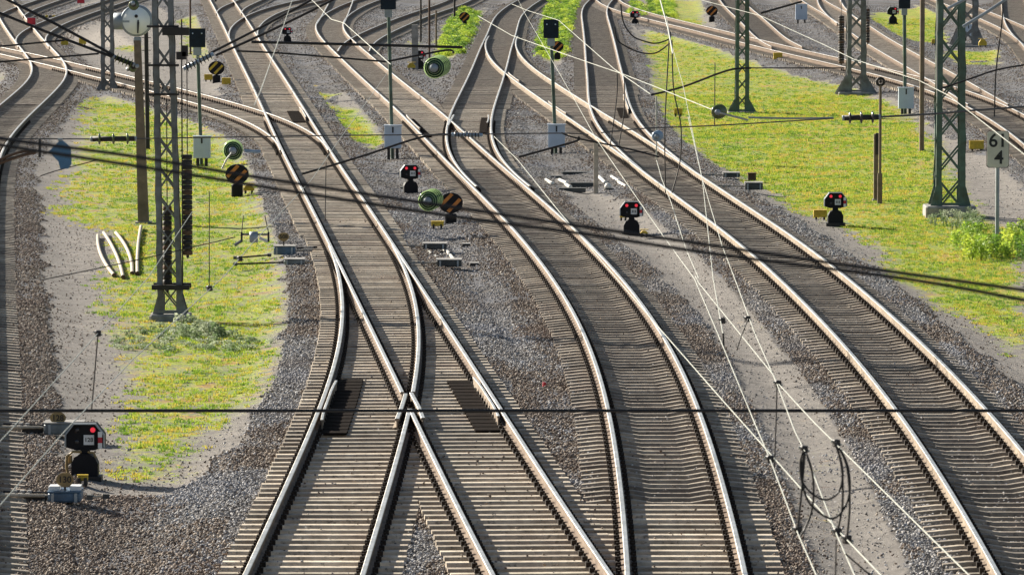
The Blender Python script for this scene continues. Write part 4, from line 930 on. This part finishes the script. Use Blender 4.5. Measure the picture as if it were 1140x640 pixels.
# ------------------------------------------------------------ overhead line
def wire(pts, plane, r_, m, label, sag=0, cat='wire', name='overhead_wire', clips=None, ends=None):
    """pts in photo pixels; plane: ('z', height) or ('Y', distance)"""
    P_ = [pz(a, b_, plane[1]) if plane[0] == 'z' else pd(a, b_, plane[1]) for a, b_ in pts]
    if len(P_) == 2 and sag: 
        n = 13; A, B = P_; P_ = [A.lerp(B, i/(n-1)) - Vector((0,0,sag*4*(i/(n-1))*(1-i/(n-1)))) for i in range(n)]
    elif len(P_) > 2 and m is not M_wirel:
        Q = []; n = len(P_)
        for i in range(n-1):
            p0, p1, p2, p3 = P_[max(i-1,0)], P_[i], P_[i+1], P_[min(i+2,n-1)]
            for k in range(5):
                t = k/5; Q.append(.5*((2*p1)+(-p0+p2)*t+(2*p0-5*p1+4*p2-p3)*t*t+(-p0+3*p1-3*p2+p3)*t**3))
        P_ = Q+[P_[-1]]
    c = sum(P_, Vector())/len(P_); q = MB(); q.tube([p_-c for p_ in P_], r_, 6); o = q.build(name, m); o.location = c; tag(o, label, cat); return o
DIM = 1.0
def drop(a, b_, plane, r_, m, label, **k): return wire([a, b_], plane, r_, m, label, **k)
W = wire; L_, D_, G_ = M_wirel, M_wired, M_wirem
W([(-40,457),(1180,457)], ('Y',40), .013, D_, 'black wire crossing the whole width of the lower picture')
W([(-30,150),(11,156),(154,175),(277,196),(513,232),(744,266),(941,295),(1140,323),(1180,329)], ('Y',17), .0062, D_, 'upper one of two blurred dark cables sloping across the whole view')
W([(-30,157),(12,163.5),(190,191),(330,214),(512,242),(647,260),(802,283.6),(1013,311),(1140,334),(1180,341)], ('Y',17), .0062, D_, 'lower one of two blurred dark cables sloping across the whole view')
W([(-20,512),(10.6,480),(109,371),(165,309),(214,236),(300,120)][:5], ('z',5.4), .0040, L_, 'pale wire rising from the left edge to the nearest mast')
W([(-20,585),(72,480),(148,400),(250,307),(280,272),(347,200),(381,151),(413,107),(432,80)], ('z',5.4), .0040, L_, 'long pale wire rising from lower left edge over the main track')
W([(1090,650),(1079,640),(935.7,499),(906.4,470),(866.6,427),(860,416),(778,315),(774,307)], ('z',5.4), .0040, L_, 'pale wire running to the lower right corner of the view')
W([(960,660),(951.6,640),(931.7,595),(896,502),(885,480),(865,427),(840,370),(818,310),(804,273.6),(782,200),(760,93.6),(747,47),(742,18)], ('z',5.4), .0040, L_, 'pale wire passing between the two hanging loops of black cable')
W([(915,660),(909,640),(889,595),(857,510),(840,470),(799,371),(773,310),(740,265),(717,232),(695,200),(663,153.5),(635,103),(583,13),(575,-4)], ('z',5.4), .0040, L_, 'pale wire from top centre down past the left side of the hanging loops')
W([(1000,660),(981,640),(933,590),(890.5,542),(831,475),(804.7,445.6),(730,360.5),(622,235),(576.7,178.6),(550,152)], ('z',5.4), .0040, L_, 'pale wire crossing above the right rail of the middle track')
W([(804.7,371),(794,310),(790,273.6),(782,200),(766,130)], ('z',5.4), .0040, L_, 'pale wire hanging nearly upright beside the right hand track')
W([(778,310),(763.7,277),(747,225),(737,200),(731,178.6)], ('z',5.4), .0040, L_, 'short pale wire right of the dwarf signal on the dirt strip')
W([(731,178),(730.6,107)], ('Y',120), .014, L_, 'short upright pale rod under the far right registration arm')
W([(735,0),(744,33),(749,60),(790,240)][:3], ('z',7.0), .009, L_, 'short pale wire at the top right of centre above the dark loops')
W([(570,5),(587,12),(622,23),(683.7,77),(724,105)], ('z',7), .0036, L_, 'pale wire from the top centre sloping down over the straight track')
W([(532,18),(570,40),(650,68),(694,83),(730,97),(792,122)], ('z',7), .0036, L_, 'pale wire sloping from the bright green weeds to the green glass insulator')
W([(687,7),(715,12),(783,22)][:2], ('z',8), .01, L_, 'tiny pale wire at the top of the straight track') if False else None
W([(750,-8),(783,1),(847,18),(917,50),(950,66),(1023.6,90),(1057,107),(1067,115),(1134,167),(1150,180)], ('z',7), .0036, L_, 'pale wire sloping across the far tracks past the kilometre board')
W([(343,-4),(369,22),(383,26),(435,72)], ('z',7.5), .0036, L_, 'pale wire in the far top left of centre sloping right')
W([(380,33),(408,58),(430,68)], ('z',7.5), .0036, L_, 'short pale wire ending at the far green post') if False else None
W([(327,-4),(309,48),(290,102),(283,118)], ('z',7.5), .0036, L_, 'faint pale wire hanging down over the upper main track')
W([(1115,-5),(1116,20),(1109,78),(1107,130)], ('Y',150), .018, D_, 'thin dark hanger at the far right edge above the kilometre board')
W([(1043,108),(1043,-10)], ('Y',105), .012, L_, 'thin pale earth wire along the left leg of the large green mast')
W([(-10,11),(0,15),(60,39),(125,63.5)], ('Y',95), .026, D_, 'dark double feeder at upper left, lower strand'); W([(6,-1),(60,26),(127,62)], ('Y',95), .026, D_, 'dark double feeder at upper left, upper strand')
W([(235,59),(290,31),(347,0),(352,-4)], ('Y',95), .024, D_, 'dark feeder rising right from the porcelain insulator, upper strand'); W([(240,62),(300,35),(367,2),(374,-4)], ('Y',95), .024, D_, 'dark feeder rising right from the porcelain insulator, lower strand')
W([(-10,53),(72,45)], ('Y',110), .02, D_, 'short thin dark wire at the upper left edge'); W([(-10,70),(110,60)], ('Y',110), .02, D_, 'long thin dark wire at the upper left edge')
W([(280,47),(380,49.5),(515,53)], ('Y',110), .03, D_, 'dark horizontal steel rope at the top centre left'); W([(264,57),(320,60),(430,69)], ('Y',110), .02, D_, 'thin dark rope below the thicker one at the top centre left')
W([(430,69),(470,61),(500,56),(505,60)], ('Y',110), .022, D_, 'far dark steady arm below the bright weeds')
W([(0,153.7),(22,154.5),(100,155)], ('Y',80), .010, G_, 'thin cross span wire left of the disc insulator'); W([(150,154.5),(250,153),(380,151),(500,150)], ('Y',80), .010, G_, 'thin cross span wire behind the nearest mast')
W([(540,149.5),(625,148.5),(655,150)], ('Y',80), .010, G_, 'thin cross span wire over the middle track'); W([(669,148),(720,143),(795,140),(928,132)], ('Y',80), .010, G_, 'thin cross span wire over the grass field')
W([(978,130.5),(1040,127),(1085,123),(1140,119),(1160,117)], ('Y',80), .016, G_, 'cross span wire running through the large green mast')
W([(336,194),(400,175),(470,152.6),(505,150)], ('Y',82), .018, D_, 'dark steady arm crossing the main track towards the grey insulator')
W([(577.5,175),(610,166),(642,157),(644,152)], ('Y',82), .018, D_, 'dark steady arm in front of the centre pale cabinet'); W([(625,148),(642,154),(700,166),(734,175)], ('Y',82), .014, D_, 'dark steady arm reaching right from the centre pale cabinet')
W([(724.7,106),(760,97),(800,82),(818,77),(836,76)], ('Y',100), .02, D_, 'curved dark steady arm fixed to the slim green mast'); W([(836,76),(940,76)], ('Y',100), .012, D_, 'thin rope from the slim green mast to the grey lattice mast')
W([(1047,99),(1080,88),(1110,78),(1150,71)], ('Y',105), .018, D_, 'curved dark steady arm right of the large green mast'); W([(847,15),(893,2)], ('Y',150), .03, D_, 'far dark steady arm right of the slim green mast')
W([(1072,30),(1100,13),(1125,-4)], ('Y',110), .035, M_galv, 'thick grey stay tube at the top right'); W([(1055,10),(1085,-6)], ('Y',104), .03, M_galv, 'short grey stay tube at the top of the large green mast')
W([(0,45),(0,46)], ('Y',120), .01, D_, 'x') if False else None
W([(691,5),(694,25),(704,40),(717,46),(730.6,48.5),(745,43.5),(746,36)], ('Y',100), .014, D_, 'upper dark cable loop hanging beside the straight track'); W([(684,30),(687,44),(697,52),(714,59),(730.6,59),(745.7,48.5)], ('Y',100), .014, D_, 'lower dark cable loop hanging beside the straight track')
W([(745,45),(742,100),(740,150),(741,215)], ('Y',90), .010, D_, 'left one of two dark hangers below the dark loops'); W([(748,45),(750,100),(758,140),(757,180),(748,215)], ('Y',90), .010, D_, 'right one of two dark hangers below the dark loops')
W([(687,80),(686.5,110),(679,164)], ('Y',90), .009, D_, 'left dark hanger over the straight track'); W([(695,85),(695,122),(689,162)], ('Y',90), .009, D_, 'right dark hanger over the straight track')
W([(796,70),(795.5,140)], ('Y',100), .008, D_, 'thin hanger above the green glass insulator'); W([(109,372),(105,420),(102,455)], ('Y',48), .006, D_, 'thin dark dropper in front of the left dirt area')
W([(363,180),(362,246)], ('Y',60), .005, D_, 'thin dropper over the main track'); W([(233,213),(233,322)], ('Y',60), .005, D_, 'thin dropper right of the nearest mast')
W([(680,225),(680,265)], ('Y',60), .004, D_, 'thin dropper left of the dwarf signal on the dirt strip') if False else None
W([(805,371),(806,390),(820,391)][:2], ('Y',45), .008, D_, 'short dark clamp rod on the pale wires'); W([(833,355),(826,372),(820,390)], ('Y',45), .005, D_, 'short dark dropper over the dirt strip')
W([(865,428),(864,470),(862,520)], ('Y',42), .005, D_, 'dark dropper below the pale wire junction'); W([(931,600),(930,645)], ('Y',30), .004, D_, 'dark dropper at the bottom below the hanging loops'); W([(941,616),(975,645)], ('Y',30), .005, D_, 'slanting dark dropper at the bottom right of the loops')
W([(45,196),(67,189),(110,178)], ('Y',60), .006, D_, 'thin dark wire below the blue hanging sign'); W([(45,312),(150,290),(262,264)], ('Y',60), .006, D_, 'thin dark wire in front of the nearest mast')
# cable loops hanging at the lower right
Yl = 30
for pts, lb in (([(894,502),(891,515),(893,535),(905,550),(920,556),(933,548),(938,530),(936,512),(930,494)],'upper sagging cable loop at the lower right'),
    ([(896,503),(892,530),(899,556),(912,570),(927,577),(940,565),(946,545),(944,520),(936,500)],'lower sagging cable loop at the lower right'),
    ([(896,502),(893,540),(888,587)],'left tail of the hanging cables, straight'),([(898,505),(905,530),(905,560),(899,582),(891,597)],'curved tail of the hanging cables, left side'),
    ([(930,492),(937,520),(938,560),(933,588)],'left one of two right tails of the hanging cables'),([(934,498),(943,520),(946,560),(943,598)],'right one of two right tails of the hanging cables')):
    W(pts, ('Y',Yl), .0062, D_, 'black '+lb, cat='cable', name='jumper_cable')
# clamps on pale wires
def clamp(x, y, Y, label, s=.05):
    c = pz(x, y, 5.4); r = empty('wire_clamp', c, 0, label, 'clamp'); b = MB(); b.box((0,0,0),(s,s,s*1.1),.4,s*.15); b.build('body', M_darkst, r); b = MB(); b.tube([(-s*.8,0,s*.3),(s*.8,0,-.3*s)], s*.18, 6); b.build('bolt', M_wirel, r)
for x_, y_, Y_, lb in ((888,590,30,'left of the hanging loops'),(932,592,30,'below the hanging loops'),(943,600,30,'lowest right of the hanging loops'),(895,500,30,'at the left top of the hanging loops'),(931,493,30,'at the right top of the hanging loops'),(866,427,40,'at the junction over the dirt strip'),(804,357,45,'where four pale wires meet right of the middle track'),(832,355,45,'beside the right hand pale wire over the dirt strip'),(109,371,46,'on the left pale wire'),(267,288,56,'on the long pale wire in front of the point machines'),(233,321,56,'on the long pale wire right of the nearest mast'),(857,511,34,'on the leftmost pale wire at the lower right')):
    clamp(x_, y_, Y_, 'dark wire clamp '+lb, .045)
# insulators
def insul(a, b_, Y, R_px, n, m, label, cat='insulator', rimm=None, caps=None, Yb=None):
    A = pd(a[0], a[1], Y); B = pd(b_[0], b_[1], Yb or Y); c = (A+B)/2; r = empty('insulator', c, 0, label, 'insulator', 'insulators in the overhead line'); R = R_px*Y/F; ax = (B-A); Ln = ax.length; M = ax.to_track_quat('Z','Y').to_matrix().to_4x4()
    q = MB(); q.lathe([(R*.45,-Ln/2),(R*.45,Ln/2)], (0,0,0), n=10, M=M); q.build('core', caps or M_darkst, r)
    for i in range(n):
        h = -Ln/2+Ln*(i+.5)/n; t = min(Ln/n*.2, R*.3); q = MB(); q.lathe([(R*.3,h-t),(R*.85,h-t*.55),(R,h-.1*t),(R*.97,h+.12*t),(R*.3,h+t)], (0,0,0), n=20, M=M); s_ = q.build('shed', m, r)
        if rimm: q = MB(); k_ = [M@Vector((R*math.cos(a_),R*math.sin(a_),h-.1*t)) for a_ in np.linspace(0,2*math.pi,21)]; q.tube(k_, R*.055, 5, caps=False)
        if rimm and i in (0, n-1):
            for f_ in (.78,.56): q.tube([M@Vector((R*f_*math.cos(a_),R*f_*math.sin(a_),h+(-1 if i == 0 else 1)*t*.75)) for a_ in np.linspace(0,2*math.pi,21)], R*.035, 5, caps=False)
        if rimm: q.build('rim', rimm, s_)
    for e in (-1,1):
        q = MB(); q.lathe([(R*.42,e*(Ln/2+.01)-.02),(R*.42,e*(Ln/2+.01)+.02)], (0,0,0), n=10, M=M); q.build('end_fitting', caps or M_galv, r)
    return r
insul((128,64),(148,72), 95, 6, 5, M_glassd, 'dark insulator on the double feeder left of the brown dial post'); insul((152,74),(143,77), 95, 5.5, 1, M_glassd, 'olive glass ball insulator beside the brown dial post', Yb=95.2)
insul((148,4),(150,8), 90, 6, 1, M_glassd, 'olive glass ball at the top edge over the white dial', Yb=90.3)
insul((206,76),(236,61), 94, 5.5, 8, M_darkst, 'grey porcelain insulator right of the nearest mast leading to the feeder', caps=M_bluei)
insul((505,150),(535,150.5), 80, 5, 8, M_porcb, 'horizontal dark insulator with blue grey ends at the upper centre', caps=M_bluei)
insul((103,155),(150,154.5), 80, 6.5, 3, M_glassd, 'three disc insulator seen edge on left of the brown dial post'); insul((940,131.5),(978,130.5), 80, 7, 3, M_porcb, 'three disc insulator seen edge on over the grass field')
insul((476,224),(483,221), 62, 11, 4, M_glass, 'concentric green glass insulator beside the striped disc at the centre', rimm=M_glasspale, Yb=62.6)
insul((483,76),(491,73), 64, 11.5, 5, M_glass, 'concentric green glass insulator below the bright weeds at the top centre', rimm=M_glasspale, Yb=64.8)
insul((259,168),(260,166), 78, 10.5, 3, M_glass, 'round green glass insulator with a trailing rod right of the pale cabinet', Yb=78.4, rimm=M_glasspale)
insul((799,125),(802,124), 98, 8, 3, M_glassd, 'round dark green insulator beside the base of the slim green mast', Yb=98.5); insul((731,152),(733,151), 110, 6, 3, M_bluei, 'small round grey insulator over the right hand track', Yb=110.5)
W([(258,170),(252,178),(247,188)], ('Y',77.5), .012, L_, 'pale rod trailing from the round green insulator', name='stay_rod', cat='rod'); W([(802,126),(833,134)], ('Y',97), .02, L_, 'pale rod reaching right from the round dark green insulator', name='stay_rod', cat='rod')
W([(833,131),(880,132),(928,131.5)], ('Y',97), .018, M_galv, 'grey rod from the slim green mast base to the disc insulator', name='stay_rod', cat='rod')
W([(272,168),(290,169)], ('Y',78), .026, M_bluei, 'pale blue tube right of the round green insulator', name='tube', cat='tube')
# pulley assembly at the left points
c = pd(283, 264, 64); r = empty('wire_tensioner', c, 0, 'grey clamp assembly with two prongs hanging over the moss left of the points', 'wire fitting'); k = 64/F
b = MB(); b.lathe([(6*k,-4*k),(6.5*k,0),(6*k,5*k)],(-1*k,0,0),'X',12); b.build('barrel', M_galv, r)
for sx, n_ in ((-14,'left'),(16,'right')): b = MB(); b.box((sx*k,0,0),(2.2*k,.03,11*k)); b.build('bracket', M_darkst, r); b = MB(); b.tube([(sx*k,0,5*k),((sx-(-2 if sx<0 else 4))*k*1,0,24*k)], .006, 5); b.build('prong', M_darkst, r)
b = MB(); b.tube([(-14*k,0,3*k),(16*k,0,3*k)], .012, 6); b.tube([(-14*k,0,-4*k),(-22*k,0,-9*k)], .02, 6); b.build('yoke', M_greyst, r); b = MB(); b.tube([(6*k,0,-1*k),(15*k,0,-5*k)], .018, 6); b.build('white_link', M_porc, r)
# blue hanging sign under the blurred cables
c = pd(67, 171, 40); k = 40/F; r = empty('hanging_sign', c, 0, 'blurred blue five sided sign hanging from the dark cables at the left', 'sign')
b = MB(); b.prism([(-13*k,2*k),(1*k,16*k),(12*k,7*k),(12.5*k,-12*k),(9*k,-17*k),(0,-17*k),(-2*k,-9*k)], -.008, .008); b.build('panel', M_blue, r); b = MB(); b.box((0,0,15.5*k),(5*k,.02,3*k)); b.build('hook', M_galv, r)
# wooden bracket under the left end
W([(-10,185),(25,173),(40,170)], ('Y',50), .016, M_rust, 'rusty arm reaching in from the left edge', name='steady_arm', cat='arm'); W([(-10,182),(20,170),(38,168)], ('Y',50), .014, M_rust, 'second rusty arm reaching in from the left edge', name='steady_arm', cat='arm')
W([(44,155),(44,175)], ('Y',50), .014, M_darkst, 'short dark drop bracket beside the blue hanging sign', name='bracket_rod', cat='bracket')

for (a, b_, lb) in (((262,287),(300,284),'dark rod in the moss left of the blue point machine'),((262,294),(316,292),'dark rod in the moss left of the low point machine box'),((100,553),(118,552),'pale rod right of the point machine numbered 130')):
    A = pz(*a, -.1); B = pz(*b_, -.1); c = (A+B)/2; r = empty('ground_rod', c, 0, lb, 'rod'); q = MB(); q.tube([A-c, B-c], .022, 6); q.build('bar', M_darkst if 'dark' in lb else M_wood, r); q = MB(); q.box(A-c, (.09,.1,.07)); q.box(B-c, (.09,.1,.07)); q.build('end_block', M_trough, r)
